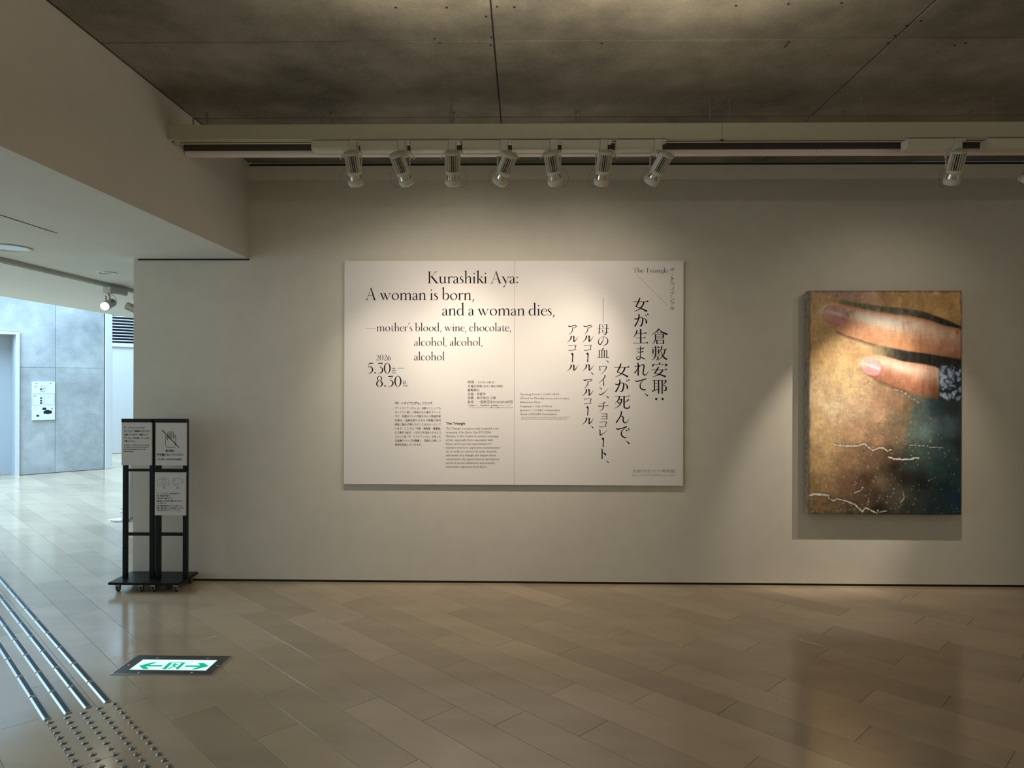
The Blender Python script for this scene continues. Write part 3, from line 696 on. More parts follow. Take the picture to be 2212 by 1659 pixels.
def kana(c):
    g = G2(); S = g.strip
    def H(x0, x1, y, w=3.4, u=9):
        S([(x0, y), (x1, y)], [w, w], False)
        if u: g.poly([(x1-u*1.5, y+w*0.3), (x1-u*0.35, y+u), (x1+u*0.15, y-w/2), (x1-u, y-w/2)])
    def V(x, y0, y1, w=8.5):
        S([(x, y0), (x, y1)], [w, w], False); g.poly([(x-w*0.9, y0+1.5), (x-w/2, y0-4), (x+w/2, y0-3), (x+w/2, y0-1)])
    if c in '女安':
        k = 1.0 if c == '女' else 0.70
        f = lambda P: [(x, y*k) for x, y in P]
        S(f([(45, 99), (38, 76), (20, 34)]), [6, 9.5, 7]); S(f([(19, 36), (50, 25), (89, 3)]), [3.5, 7, 12])
        S(f([(70, 71), (62, 46), (40, 18), (7, 1)]), [9.5, 9, 6, 1.5]); H(1, 97, 71*k)
        if c == '安':
            S([(52, 100), (51, 88)], [9, 7], False); H(12, 92, 86, u=0); S([(14, 90), (11, 80), (6, 72)], [5, 8, 9]); S([(84, 88), (95, 84), (82, 70)], [3, 10, 1.5])
    elif c == 'が':
        S([(3, 66), (14, 60), (34, 68), (50, 73), (58, 62), (56, 38), (48, 14), (34, 12)], [4, 9, 6, 5, 9, 9, 9, 2.5]); S([(30, 97), (34, 84), (26, 48), (6, 8)], [5, 9, 8, 10])
        S([(64, 68), (78, 56), (82, 36), (76, 34)], [3, 7, 11, 8]); S([(74, 92), (83, 82)], [3.5, 8], False); S([(85, 100), (95, 89)], [3.5, 8], False)
    elif c == '生':
        V(51, 99, 4, 9.5); H(20, 88, 70); H(18, 82, 38); H(1, 98, 3); S([(27, 92), (20, 66), (2, 40)], [9, 7, 1.5])
    elif c == 'ま':
        S([(10, 82), (45, 78), (84, 86)], [3.5, 5, 8]); S([(16, 58), (48, 55), (80, 62)], [3.5, 5, 8])
        S([(46, 100), (50, 86), (50, 50), (50, 26), (44, 8), (24, 2), (10, 12), (22, 24), (50, 20), (92, 6)], [6, 9, 8.5, 8, 8, 6, 7, 4, 5, 10])
    elif c == 'れ':
        S([(25, 99), (29, 80), (28, 4)], [6, 9, 9.5]); S([(3, 72), (18, 72), (36, 80), (22, 50), (4, 22)], [6, 5, 6, 5, 9])
        S([(12, 34), (34, 66), (56, 84), (68, 78), (66, 50), (62, 22), (72, 8), (86, 14), (99, 40)], [3, 3.5, 6, 9, 8.5, 9, 8, 5, 1.5])
    elif c in 'てで':
        k = 0.92 if c == 'で' else 1.0
        S([(1, 82), (16, 74), (50, 84), (88*k, 96)], [4, 10, 7, 9]); S([(86*k, 94), (60, 80), (42, 52), (44, 20), (66, 5), (82*k, 8)], [3.5, 4, 7.5, 10, 9, 10])
        if c == 'で': S([(72, 74), (82, 58)], [3.5, 9], False); S([(86, 84), (97, 68)], [3.5, 9], False)
    elif c == '、': S([(2, 98), (50, 55), (92, 8)], [4, 22, 34]) ; g.disc(86, 18, 15)
    elif c == '死':
        H(0, 97, 93, u=8); S([(33, 92), (26, 66), (4, 38)], [9, 8, 1.5]); H(24, 48, 70, u=0); S([(47, 74), (42, 44), (28, 20), (2, 1)], [10, 8, 6, 1.5]); S([(18, 54), (32, 38)], [4, 10], False)
        S([(62, 92), (62, 30), (65, 8), (80, 3), (96, 6)], [9.5, 9.5, 9, 8, 9]); S([(95, 4), (95, 30)], [8, 1.5], False); S([(92, 70), (84, 60), (64, 46)], [11, 7, 2.5])
    elif c == 'ん':
        S([(40, 99), (46, 88), (34, 50), (6, 3)], [6, 9, 8, 10]); S([(10, 12), (34, 50), (52, 58), (58, 40), (58, 18), (70, 3), (86, 12), (99, 40)], [3, 4, 7, 9, 9.5, 9, 5, 1.5])
    elif c == '倉':
        S([(47, 99), (34, 82), (1, 58)], [9, 7, 1.5]); S([(45, 97), (68, 76), (98, 62)], [3, 8, 12]); H(34, 64, 72, 3.2, 6)
        S([(25, 64), (25, 36), (20, 14), (4, 0)], [7.5, 7, 5, 1.5]); H(25, 74, 62, 3.2, 0); V(73, 65, 36, 8); H(28, 72, 50, 3, 0); H(28, 72, 38, 3, 0)
        V(34, 26, -1, 8); V(74, 26, -1, 8); H(34, 76, 24, 3.2, 0); H(34, 76, 5, 3.2, 0)
    elif c == '敷':
        H(1, 52, 86, 3, 5); V(26, 99, 36, 7); S([(38, 98), (48, 90)], [3, 8], False); V(9, 76, 46, 7); V(46, 76, 46, 7); H(9, 47, 75, 3, 0); H(9, 47, 62, 3, 0); H(9, 47, 49, 3, 0)
        H(1, 54, 36, 3, 6); S([(26, 38), (20, 18), (3, 0)], [7, 6, 1.5]); H(24, 44, 24, 3, 0); S([(43, 26), (40, 8), (30, 2)], [8, 7, 2])
        S([(66, 99), (62, 78), (50, 54)], [8.5, 7, 1.5]); H(62, 97, 76, 3.2, 7); S([(86, 75), (76, 36), (42, 0)], [8, 7, 1.5]); S([(60, 64), (74, 26), (99, 6)], [3, 8, 12])
    elif c == '耶':
        H(3, 58, 95, 3.2, 6); V(16, 94, 22, 8); V(44, 94, -2, 8.5); H(16, 44, 72, 3, 0); H(16, 44, 50, 3, 0); S([(1, 14), (22, 24), (56, 32)], [10, 6, 3])
        V(68, 97, -2, 8.5); H(68, 92, 93, 3, 0); S([(86, 97), (94, 90), (84, 74), (74, 62)], [3, 10, 5, 2]); S([(74, 62), (92, 50), (95, 32), (88, 20), (76, 26)], [3, 6, 10, 9, 1.5])
    elif c == '母':
        S([(22, 97), (20, 50), (15, 8)], [8, 8, 8]); H(22, 82, 96, 3, 0); S([(82, 99), (80, 40), (77, 10), (68, 1), (50, 8)], [8.5, 8.5, 9, 8, 2]); H(0, 99, 58, 2.8, 8); H(18, 95, 20, 2.8, 7)
        S([(44, 86), (52, 68)], [4, 11], False); S([(42, 48), (51, 28)], [4, 11], False)
    elif c == 'の':
        S([(52, 92), (50, 60), (34, 26), (18, 16), (6, 36), (12, 70), (36, 93), (66, 95), (90, 76), (95, 48), (84, 20), (45, 1)], [6, 6, 9, 10, 9, 5, 3, 4, 7, 10, 9, 2])
    elif c == '血':
        S([(54, 100), (38, 74)], [11, 3], False)
        for x in (17, 40, 61, 82): V(x, 78, 8, 8)
        H(17, 82, 77, 3, 0); H(0, 99, 5, 3.2, 9)
    elif c == 'ワ':
        S([(8, 94), (14, 88), (50, 92), (84, 97)], [3, 6, 5, 8]); S([(12, 92), (17, 70), (20, 42)], [8, 9, 10]); S([(92, 92), (78, 52), (28, 1)], [12, 8, 1.5])
    elif c == 'イ': S([(74, 97), (84, 92), (55, 58), (0, 24)], [6, 11, 7, 1.5]); S([(62, 66), (66, 40), (66, 2)], [7, 9, 12])
    elif c == 'ン': S([(6, 98), (22, 86), (30, 74)], [4, 9, 12]); S([(2, 18), (16, 4), (60, 36), (99, 92)], [6, 14, 7, 1.5])
    elif c == 'チ': S([(70, 99), (50, 86), (12, 76)], [10, 6, 2]); S([(1, 60), (12, 56), (60, 60), (99, 64)], [5, 8, 5, 9]); S([(56, 84), (52, 50), (42, 24), (8, 0)], [6, 9, 7, 1.5])
    elif c == 'ョ': S([(10, 96), (50, 92), (92, 97)], [7, 7, 10]); S([(88, 96), (86, 2)], [12, 12], False); S([(12, 52), (80, 54)], [8, 6], False); S([(6, 8), (84, 14)], [9, 7], False)
    elif c == 'コ': S([(2, 92), (14, 86), (60, 92), (86, 98)], [5, 9, 6, 9]); S([(94, 94), (84, 50), (80, 14)], [11, 9, 8]); S([(1, 12), (20, 4), (60, 12), (97, 16)], [6, 10, 7, 7])
    elif c == 'レ': S([(4, 97), (16, 86), (18, 50), (18, 10)], [5, 10, 10, 10]); S([(16, 6), (55, 38), (99, 94)], [13, 7, 1.5])
    elif c == 'ー': S([(5, 98), (70, 90), (62, 50), (58, 3)], [6, 40, 34, 42])
    elif c == 'ト': S([(14, 99), (26, 90), (26, 50), (26, 3)], [6, 18, 17, 20]); S([(34, 66), (66, 54), (90, 40)], [6, 14, 20])
    elif c == 'ア': S([(1, 94), (14, 84), (60, 92), (88, 97)], [5, 11, 6, 9]); S([(97, 90), (80, 76), (56, 68)], [10, 6, 2]); S([(52, 78), (48, 50), (36, 26), (5, 1)], [7, 9, 7, 1.5])
    elif c == 'ル': S([(28, 96), (38, 88), (30, 50), (0, 4)], [5, 12, 9, 1.5]); S([(50, 97), (60, 90), (60, 50), (60, 20)], [5, 12, 10, 10]); S([(58, 16), (78, 42), (99, 92)], [13, 7, 1.5])
    elif c == 'ザ': S([(1, 66), (50, 68), (92, 74)], [7, 5, 9]); S([(28, 92), (30, 44)], [9, 9], False); S([(60, 94), (60, 50), (34, 4)], [9, 9, 2]); S([(76, 98), (84, 86)], [4, 8], False); S([(90, 100), (97, 88)], [4, 8], False)
    elif c == 'ラ': S([(20, 96), (78, 98)], [8, 8], False); S([(4, 64), (60, 66), (90, 70)], [8, 5, 8]); S([(92, 68), (72, 36), (22, 2)], [10, 8, 2])
    elif c == 'グ': S([(38, 96), (26, 66), (2, 38)], [9, 7, 2]); S([(32, 76), (78, 80)], [5, 7], False); S([(80, 80), (64, 38), (18, 2)], [10, 8, 2]); S([(78, 98), (86, 86)], [4, 8], False); S([(92, 100), (99, 88)], [4, 8], False)
    elif c == '・': g.disc(50, 50, 50)
    return g
def kput(dst, c, x0, y0, x1, y1):
    g = kana(c); b = g.bbox(); kx = (x1-x0)/(b[2]-b[0]); ky = (y1-y0)/(b[3]-b[1])
    dst.put(g, x0-b[0]*kx, -y1-b[1]*ky, kx, ky)

def sans(dst, s, x0, x1, base, em, bold=0.0, res=2):
    """letters from Blender's own interface font, stretched between two measured ends"""
    c = bpy.data.curves.new('line', 'FONT'); c.body = s; c.resolution_u = res; c.offset = bold
    o = bpy.data.objects.new('line', c); COL.objects.link(o)
    me = bpy.data.meshes.new_from_object(o)
    vs = [(v.co.x, v.co.y) for v in me.vertices]; fs = [tuple(p.vertices) for p in me.polygons]
    bpy.data.objects.remove(o); bpy.data.curves.remove(c); bpy.data.meshes.remove(me)
    if not vs: return
    xa = min(v[0] for v in vs); xb = max(v[0] for v in vs); k = (x1-x0)/(xb-xa) if x1 is not None else em
    n = len(dst.v); dst.v += [(x0+(x-xa)*k, -base+y*em) for x, y in vs]; dst.f += [tuple(i+n for i in f) for f in fs]

def lettering(g2, name, material, parent, plane, lift, inv=None):
    """lay the flat lettering on its real surface (lift = clearance of the print film)"""
    vs = [at(x, -y, plane) for x, y in g2.v]
    i = 'xyz'.index(plane[0])
    for v in vs: v[i] += lift
    P = parent.matrix_world.inverted() if inv is None else inv
    vs = [tuple(P @ v) for v in vs]
    me = bpy.data.meshes.new(name); me.from_pydata(vs, [], g2.f); me.materials.append(material); me.update()
    return link(name, me, parent)

# ------------------------------------------------------------------ the text panel
YP = D - 0.030; PL = ('y', YP)
pa = at(744, 563.5, PL); pb = at(1475.5, 1049.5, PL); pm = at(1111.5, 800, PL)
panel = empty('exhibition_text_panel', (pa.x, YP, pb.z)); tag(panel, 'wide white exhibition title panel with large English and Japanese lettering', 'panel')
bpy.context.view_layer.update()
for a, b in ((pa.x, pm.x-0.0006), (pm.x+0.0006, pb.x)):
    f = MB(); f.box((a-pa.x, 0, 0), (b-pa.x, 0.018, pa.z-pb.z), bev=0.0008); f.build('panel_board', M_PANEL, panel)
f = MB()
for a, b, c, d_ in ((0.05, pb.x-pa.x-0.05, 0.05, 0.09), (0.05, pb.x-pa.x-0.05, pa.z-pb.z-0.09, pa.z-pb.z-0.05)):
    f.box((a, 0.018, c), (b, 0.030, d_))
f.build('mounting_batten', M_PEDGE, panel)

blocks = []
bl = G2(); serif(bl, 'Kurashiki Aya:', 923.9, 1119.2, 611.9, 25.3); LB = [bl]
def nl():
    global bl
    bl = G2(); LB.append(bl); return bl
serif(nl(), 'A woman is born,', 789.5, 1024.4, 647.9, 25.3)
serif(nl(), 'and a woman dies,', 955.1, 1198.3, 681.4, 25.3); serif(nl(), "mother's blood, wine, chocolate,", 813, 1103.9, 715.5, 17.2)
bl.strip([(788.5, -709.8), (812.2, -709.8)], [0.5, 0.5], False)
serif(nl(), 'alcohol, alcohol,', 894.6, 1042.4, 746.7, 17.2); serif(nl(), 'alcohol', 894.6, 959.9, 778.2, 17.2)
serif(nl(), '2026', 812.5, 844.5, 778.4, 11.6); serif(nl(), '5.30', 793.6, 844, 807.0, 23.4); serif(nl(), '8.30', 812.3, 867.3, 835.4, 23.4)
serif(bl, 'Sat', 846.2, 856, 806.9, 5.6, 0.25); serif(bl, 'Sun', 870.4, 881.4, 835.0, 5.6, 0.25)
bl.strip([(858.6, -795.5), (872.3, -795.5)], [0.7, 0.7], False)
sans(bl, '土', 846.2, 855.5, 800.6, 9.0); sans(bl, '日', 870.8, 876.8, 829.0, 8.6)
for b_ in LB: lettering(b_, 'title_line', M_INK, panel, PL, -0.0006)
cols = [
 ('倉',1407,709.3,1442.4,743.3),('敷',1407.6,746.9,1442,778.6),('安',1407,782.8,1441.8,815.3),('耶',1408,819.8,1440.6,850.4),
 ('女',1367,642.7,1400.9,674.2),('が',1369.8,677,1401.7,706),('生',1367.3,710.4,1400.2,741.6),('ま',1374,747,1393,777.8),('れ',1369.6,783,1401,811.4),('て',1371.2,817,1396.6,843.5),('、',1391.3,848.6,1400.4,856.2),
 ('女',1326.7,784.6,1359.6,815.4),('が',1328.4,818.4,1360.6,847.2),('死',1327,853.6,1360.6,883),('ん',1329.3,887.4,1358.7,914.8),('で',1329.8,920.2,1360.6,946.6),('、',1351.2,951,1360.6,959.6),
 ('母',1290,700.2,1315.2,723.4),('の',1291.6,727,1313.9,747.4),('血',1290.2,751,1315.2,773),('、',1308.4,777.3,1315.2,783.2),('ワ',1293.6,789.6,1311.4,808.8),('イ',1292,810.2,1308.2,833),('ン',1293.6,836.8,1314.2,853.8),('、',1308.4,854,1315.4,860.2),
 ('チ',1291.6,867.6,1314.1,889.5),('ョ',1298.6,892.8,1312,906),('コ',1293.8,909.9,1311.4,922.8),('レ',1293,927.2,1313.3,941),('ー',1299.7,945.1,1304.9,966),('ト',1298.8,969,1310,991.5),('、',1308.5,994.2,1315.4,1000.5),
 ('ア',1260,701.6,1279.7,723.3),('ル',1257.3,724.4,1282.5,740),('コ',1260.8,744.2,1278.1,757.4),('ー',1266.6,761.3,1271.6,782.4),('ル',1257.3,786.9,1282.5,802.5),('、',1275.2,803.4,1282.4,809.3),
 ('ア',1260,817.6,1279.7,839.7),('ル',1257.3,840.4,1282.5,856.2),('コ',1260.8,860,1278.1,873),('ー',1266.6,877.3,1271.6,897.9),('ル',1257.3,902.1,1282.5,918),('、',1275.2,918.9,1282.4,925.4),
 ('ア',1227,701.4,1246.8,724),('ル',1224.5,725.2,1249.3,740.5),('コ',1227.4,744.4,1245.3,757.7),('ー',1233.6,762.1,1238.6,782.4),('ル',1224.5,787.5,1249.3,802.4)]
for c in cols:
    if c[0] in '倉女母ア' and c[2] < 790: blocks.append(G2())
    kput(blocks[-1], *c)
blocks[0].disc(1417.5, -861.8, 2.5); blocks[0].disc(1431.2, -861.8, 2.5)
for b_ in blocks: lettering(b_, 'title_line', M_INK, panel, PL, -0.0006)
br = G2()
serif(br, 'The Triangle', 1367.2, 1443.3, 588.7, 9.8)
for c in [('ザ',1446.7,578.3,1458,588.2),('・',1451.4,592.2,1453.2,594),('ト',1450.3,596.6,1455.5,606.8),('ラ',1447.8,609.2,1456.7,618),('イ',1447,619.5,1456.6,628.8),('ア',1447.3,630.3,1457.2,639.4),('ン',1447.8,640.6,1457.2,650.6),('グ',1446.6,651.3,1458,660.2),('ル',1446,662.4,1458,670.4)]: kput(br, *c)
br.strip([(1374.9, -593.3), (1443.6, -661.7)], [0.35, 0.35], False)
br.strip([(1302.7, -643.3), (1302.7, -697.2)], [0.8, 0.8], False)
for s_, x0, x1, b_, e_ in [
 ('時間｜10:00–18:00', 1010.2, 1068.2, 828.2, 7.4), ('月曜日休館', 1010.6, 1041.1, 836.8, 6.8), ('（祝日の場合は開館）', 1043.1, 1087, 836.4, 5.2), ('観覧無料', 1010.2, 1036, 845.3, 6.8),
 ('主催｜京都市', 1010.2, 1049, 853.7, 6.8), ('協賛｜株式会社 江寿', 1010.2, 1071.1, 862, 6.8), ('助成｜一般財団法人NISSHA財団', 1010.2, 1107, 870.8, 7.0),
 ('＊本展覧会には、「新進作家支援・育成事業等のためのチャリティ・', 1010.9, 1104.6, 877.2, 3.4), ('オークション&ガラ・ディナー」を通じたご支援をいただいております。', 1013.9, 1108.7, 881.6, 3.4),
 ('Opening Hours | 10:00–18:00', 1122.8, 1208, 853.8, 6.8), ('Closed on Monday', 1122.8, 1175.9, 862.3, 6.8), ('(except public holidays)', 1177.8, 1229.2, 862.3, 5.0), ('Admission Free', 1122.8, 1166.9, 870.9, 6.8),
 ('Organizer | City of Kyoto', 1122.8, 1192.8, 879.6, 6.8), ('Sponsor | COHJU corporation', 1122.8, 1209.2, 888.2, 6.8), ('Grant | NISSHA Foundation', 1122.8, 1202.7, 896.7, 6.8),
 ('* This exhibition is supported by contributions through the “Charity Auction &', 1123.4, 1230.4, 902.3, 3.4), ('Gala Dinner for the Advancement and Development of Emerging Artists”', 1125, 1225.7, 906.1, 3.4),
 ]: sans(br, s_, x0, x1, b_, e_, 0.0, 1)
jb = [('「ザ・トライアングル」は、当館のリニューアル', 952.5), ('オープンに際して新設された展示スペース', 951.8), ('です。京都ゆかりの作家を中心に新進作家', 952.4), ('を育み、当館を訪れる方々が気軽に現代', 952.6), ('美術に触れる場となることをねらいとして', 952.0),
 ('います。ここでは「作家・美術館・鑑賞者」', 952.8), ('を三角形で結び、つながりを深められるよう、', 955.0), ('スペース名「ザ・トライアングル」を冠した', 952.2), ('企画展シリーズを開催し、京都から新しい', 952.4), ('表現を発信していきます。', 911.1)]
for k, (s_, x1) in enumerate(jb): sans(br, s_, 853.0, x1, 884.0+k*8.77, 5.9, 0.006, 1)
eb = [('The Triangle is a space newly created for the', 1875), ('reopening of the Kyoto City KYOCERA', 1745), ('Museum of Art. It aims to nurture emerging', 1865), ('artists, especially those associated with', 1778), ('Kyoto, and to provide opportunities for', 1757), ('museum visitors to experience contemporary', 1893),
 ('art. In order to connect the artist, museum,', 1848), ('and viewer in a triangle and deepen those', 1828), ('connections, the space hosts an eponymous', 1883), ('series of special exhibitions and presents', 1808), ('new artistic expression from Kyoto.', 1682)]
for k, (s_, x1) in enumerate(eb): sans(br, s_, 963.4, 840+x1/7.9, 927.7+k*8.27, 6.6, 0.0, 1)
lettering(br, 'small_lettering', M_INK2, panel, PL, -0.0006)
bh = G2(); sans(bh, '「ザ・トライアングル」について', 853.3, 933.9, 873.6, 6.8, 0.022, 1); sans(bh, 'The Triangle', 963.4, 1004.9, 917.2, 7.4, 0.022, 2)
lettering(bh, 'heading_lettering', M_INK, panel, PL, -0.0007)
bg = G2(); sans(bg, '京都市京セラ美術館', 1366.2, 1458.4, 1020.6, 8.0, -0.008, 1); sans(bg, 'Kyoto City KYOCERA Museum of Art', 1365.8, 1457.8, 1028.4, 6.0, -0.004, 1)
lettering(bg, 'museum_name_lettering', M_INK3, panel, PL, -0.0006)

# ------------------------------------------------------------------ the framed picture of a hand
YF = D - 0.098; PF = ('y', YF)
fa = at(1748, 628, PF); fb_ = at(2076, 1112.5, PF)
art = empty('canvas_picture', (fa.x, YF, fb_.z)); tag(art, 'tall thick unframed picture of close-up fingers over cracked brown and teal ground', 'picture')
AW, AH = fb_.x-fa.x, fa.z-fb_.z
rng = np.random.default_rng(5)
NX, NY = 300, 440
gx = np.linspace(1748, 2076, NX); gy = np.linspace(628, 1113, NY); X, Y = np.meshgrid(gx, gy)
def vnoise(sx_, sy_, seed):
    r = np.random.default_rng(seed); nx = int(328/sx_)+3; ny = int(485/sy_)+3; a = r.random((ny, nx))
    fx = (X-1748)/sx_; fy = (Y-628)/sy_; ix = fx.astype(int); iy = fy.astype(int); tx = fx-ix; ty = fy-iy
    tx = tx*tx*(3-2*tx); ty = ty*ty*(3-2*ty)
    return (a[iy, ix]*(1-tx)+a[iy, ix+1]*tx)*(1-ty)+(a[iy+1, ix]*(1-tx)+a[iy+1, ix+1]*tx)*ty
CP = [(1755,640,190,150,100),(1760,700,205,160,100),(1765,760,215,165,100),(1770,850,232,190,135),(1765,920,225,180,125),(1800,880,242,208,158),(1790,960,218,172,112),(1770,1000,190,150,95),(1850,880,225,182,138),(1850,940,210,160,115),
 (1800,740,212,165,105),(1850,770,205,158,105),(1820,800,232,190,130),(1840,840,225,185,130),(1900,860,190,145,105),
 (1900,900,200,155,115),(1900,950,180,133,95),(1935,870,150,112,78),(1958,885,118,95,62),(1985,890,72,85,78),(2020,880,45,60,60),(2060,880,35,45,45),(1945,935,150,118,85),(1975,930,95,105,88),(2005,930,100,118,112),(2040,925,78,95,95),(2068,960,38,46,46),
 (1990,975,70,88,72),(2030,980,60,82,78),(1840,1000,168,125,85),(1880,1000,135,98,70),(1912,990,98,72,48),(1930,1010,42,32,22),(1970,1000,50,65,55),(2030,1010,45,72,66),(1960,1032,28,22,15),(1990,1040,20,22,20),(2040,1050,25,45,50),(2060,1075,22,50,70),
 (1870,1035,82,56,38),(1830,1050,122,86,62),(1780,1050,162,122,82),(1755,1060,140,112,66),(1900,1045,112,92,66),(1895,1070,74,56,38),(1850,1090,92,72,50),(1780,1100,125,95,62),(1900,1105,32,26,18),(1960,1100,45,56,46),(2020,1100,35,56,56),(1942,1078,84,72,52),(2060,1020,35,60,62)]
num = np.zeros((NY, NX, 3)); den = np.zeros((NY, NX))
wx = X + 14*(vnoise(26, 26, 1)-.5) + 6*(vnoise(9, 9, 2)-.5); wy = Y + 14*(vnoise(24, 24, 3)-.5) + 6*(vnoise(8, 8, 4)-.5)
for (cx_, cy_, r_, g_, b_) in CP:
    w_ = 1.0/(((wx-cx_)**2+(wy-cy_)**2)**1.35+60)
    num += w_[..., None]*np.array([r_, g_, b_]); den += w_
img = num/den[..., None]
def band(up, lo):
    ux, uy = zip(*up); lx, ly = zip(*lo)
    return np.interp(X, ux, uy), np.interp(X, lx, ly)
def sm(a, b, x): t = np.clip((x-a)/(b-a), 0, 1); return t*t*(3-2*t)
def blend(mask, col):
    global img
    col = np.array(col, float); 
    if col.ndim == 1: col = np.broadcast_to(col, img.shape)
    img = img*(1-mask[..., None]) + col*mask[..., None]
nz = vnoise(5, 14, 11)-.5; nz2 = vnoise(16, 30, 12)-.5; fine = rng.random((NY, NX))-.5
# uppermost finger at the top edge
t1 = np.interp(X, [1748,1768,1800,1850,1890,1940,1990,2040,2076], [620,630,642,654,660,665,672,690,706])
m = sm(2, -3, Y-t1)*sm(1768, 1778, X)
c = np.stack([185+25*sm(1820, 1960, X)+40*nz2, 140+18*sm(1820, 1960, X)+36*nz2, 118-20*sm(1820, 1960, X)+34*nz2], -1); blend(m, c)
# dark hollow between the two upper fingers
e2 = np.interp(X, [1748,1768,1775,1785,1800,1830,1880,1930,1965,2000,2040,2076], [690,674,660,654,652,660,671,679,682,690,703,711])
e2l = np.interp(X, [1748,1768,1780,1795,1830,1880,1930,1960,2000,2076], [660,674,690,708,724,740,752,758,763,776])
m = sm(-3, 3, Y-t1)*sm(3, -2, Y-e2)*sm(1790, 1835, X)
dk = sm(1950, 2060, X)
blend(m*0.92, np.stack([108-62*dk+60*nz, 98-66*dk+58*nz, 72-52*dk+50*nz], -1))
# shadow under the long finger
t3 = np.interp(X, [1748,1853,1862,1875,1895,1920,1950,1990,2020,2076], [800,790,776,769,767,772,781,786,792,830])
m = sm(-2, 3, Y-e2l)*sm(12, -4, Y-np.maximum(t3, e2l+3))*sm(1872, 1925, X)
dk = sm(1890, 1960, X); blend(m*0.95, np.stack([120-92*dk+40*nz, 105-82*dk+38*nz, 75-60*dk+30*nz], -1))
m = sm(-1, 2, Y-e2l)*sm(11, 2, Y-e2l)*sm(1800, 1812, X)*sm(1905, 1880, X); blend(m*0.65, (80, 58, 40))
# the long finger
m = sm(-2.5, 2.5, Y-e2)*sm(2.5, -2.5, Y-e2l)*sm(1766, 1771, X)
t = np.clip((Y-e2)/np.maximum(e2l-e2, 1), 0, 1)
hi = np.exp(-((t-.28)/.22)**2)*(0.35+0.65*sm(1820, 1880, X)*sm(2010, 1950, X))
base = np.stack([222-26*t**2, 165-32*t**1.5, 122-34*t**1.5], -1) + hi[..., None]*np.array([36, 66, 78])
base += (sm(1960, 2030, X)*(0.9*t-.1))[..., None]*np.array([-50, -42, -22]) + (nz*18+nz2*14)[..., None]
base += (np.exp(-((t-.0)/.08)**2))[..., None]*np.array([-20, -38, -30])
blend(m, base)
# the short finger
e3l = np.interp(X, [1748,1853,1862,1875,1895,1930,1960,2000,2028,2076], [770,784,800,812,824,838,848,860,864,864])
m = sm(-2.5, 2.5, Y-t3)*sm(3, -4, Y-e3l)*sm(1851, 1856, X)*sm(2031, 2026, X)
t = np.clip((Y-t3)/np.maximum(e3l-t3, 1), 0, 1); hi = np.exp(-((t-.25)/.2)**2)*(0.55+0.45*sm(2020, 1950, X))
base = np.stack([215-55*t**1.5, 150-45*t, 118-48*t], -1)*(1-0.35*sm(1960, 2028, X)*t)[..., None] + hi[..., None]*np.array([34, 62, 60]) + (nz*20+nz2*16)[..., None]
blend(m, base)
m = sm(2, -2, np.abs(Y-e3l)-4)*sm(1885, 1900, X)*sm(1975, 1955, X); blend(m*0.45, (105, 70, 48))
m = sm(0, 26, Y-e3l)*sm(60, 20, Y-e3l)*sm(1880, 1900, X)*sm(1960, 1930, X); blend(m*0.35, (150, 110, 85))
# nails
def nail(cx_, cy_, rx_, ry_, rot, col, hl):
    ca, sa = math.cos(rot), math.sin(rot); a = ((X-cx_)*ca+(Y-cy_)*sa)/rx_; b = (-(X-cx_)*sa+(Y-cy_)*ca)/ry_
    q_ = (np.abs(a)**2.6+np.abs(b)**2.6)**(1/2.6)
    blend(sm(1.06, .94, q_), np.stack([col[0]+18*nz, col[1]+22*nz-12*b, col[2]+20*nz-8*b], -1))
    blend(np.exp(-((b-.05*a+.15)/.20)**2)*sm(1.0, .8, q_)*.75, hl); blend(sm(.10, .0, np.abs(q_-1.02))*.35, (170, 105, 90)); blend(sm(1.15, .75, q_)*sm(-.2, -1.0, a)*.55, (212, 160, 130))
nail(1806, 681, 27, 20, .22, (205, 142, 122), (236, 206, 192)); nail(1883, 794, 21, 17, .30, (228, 160, 150), (250, 226, 222))
blend(np.exp(-(((X-1773)/9)**2+((Y-674)/10)**2))*.7, (222, 190, 150)); blend(np.exp(-(((X-1862)/9)**2+((Y-786)/8)**2))*.8, (245, 212, 178))
blend(np.exp(-(((X-2067)/4)**2+((Y-718)/5)**2))*.8, (185, 90, 70))
for xx in (1850, 1862, 1950, 1962, 1968): blend(np.exp(-((X-xx-(Y-700)*.2)/3)**2)*sm(688, 696, Y)*sm(722, 708, Y)*.35*(X < 2000), (185, 115, 75))
# pale blue lights at the right edge
m = sm(2026, 2030, X)*sm(785, 796, Y)*sm(880, 855, Y); blend(m, (26, 34, 40))
for k in range(130):
    a = 2030+46*rng.random(); b = 790+75*rng.random()**1.15; r_ = 1.8+2.8*rng.random()
    if rng.random() > (1.25-(a-2030)/60): continue
    blend(sm(r_+1, r_-.8, np.hypot(X-a, Y-b))*m*(.35+.5*rng.random()), (168, 182, 190))
blend(np.exp(-((X-2034)/7)**2)*sm(790, 800, Y)*sm(850, 825, Y)*.6, (178, 190, 196))
blend(sm(1.8, .4, np.abs(X-1916-(Y-700)*0))*0, (0, 0, 0))
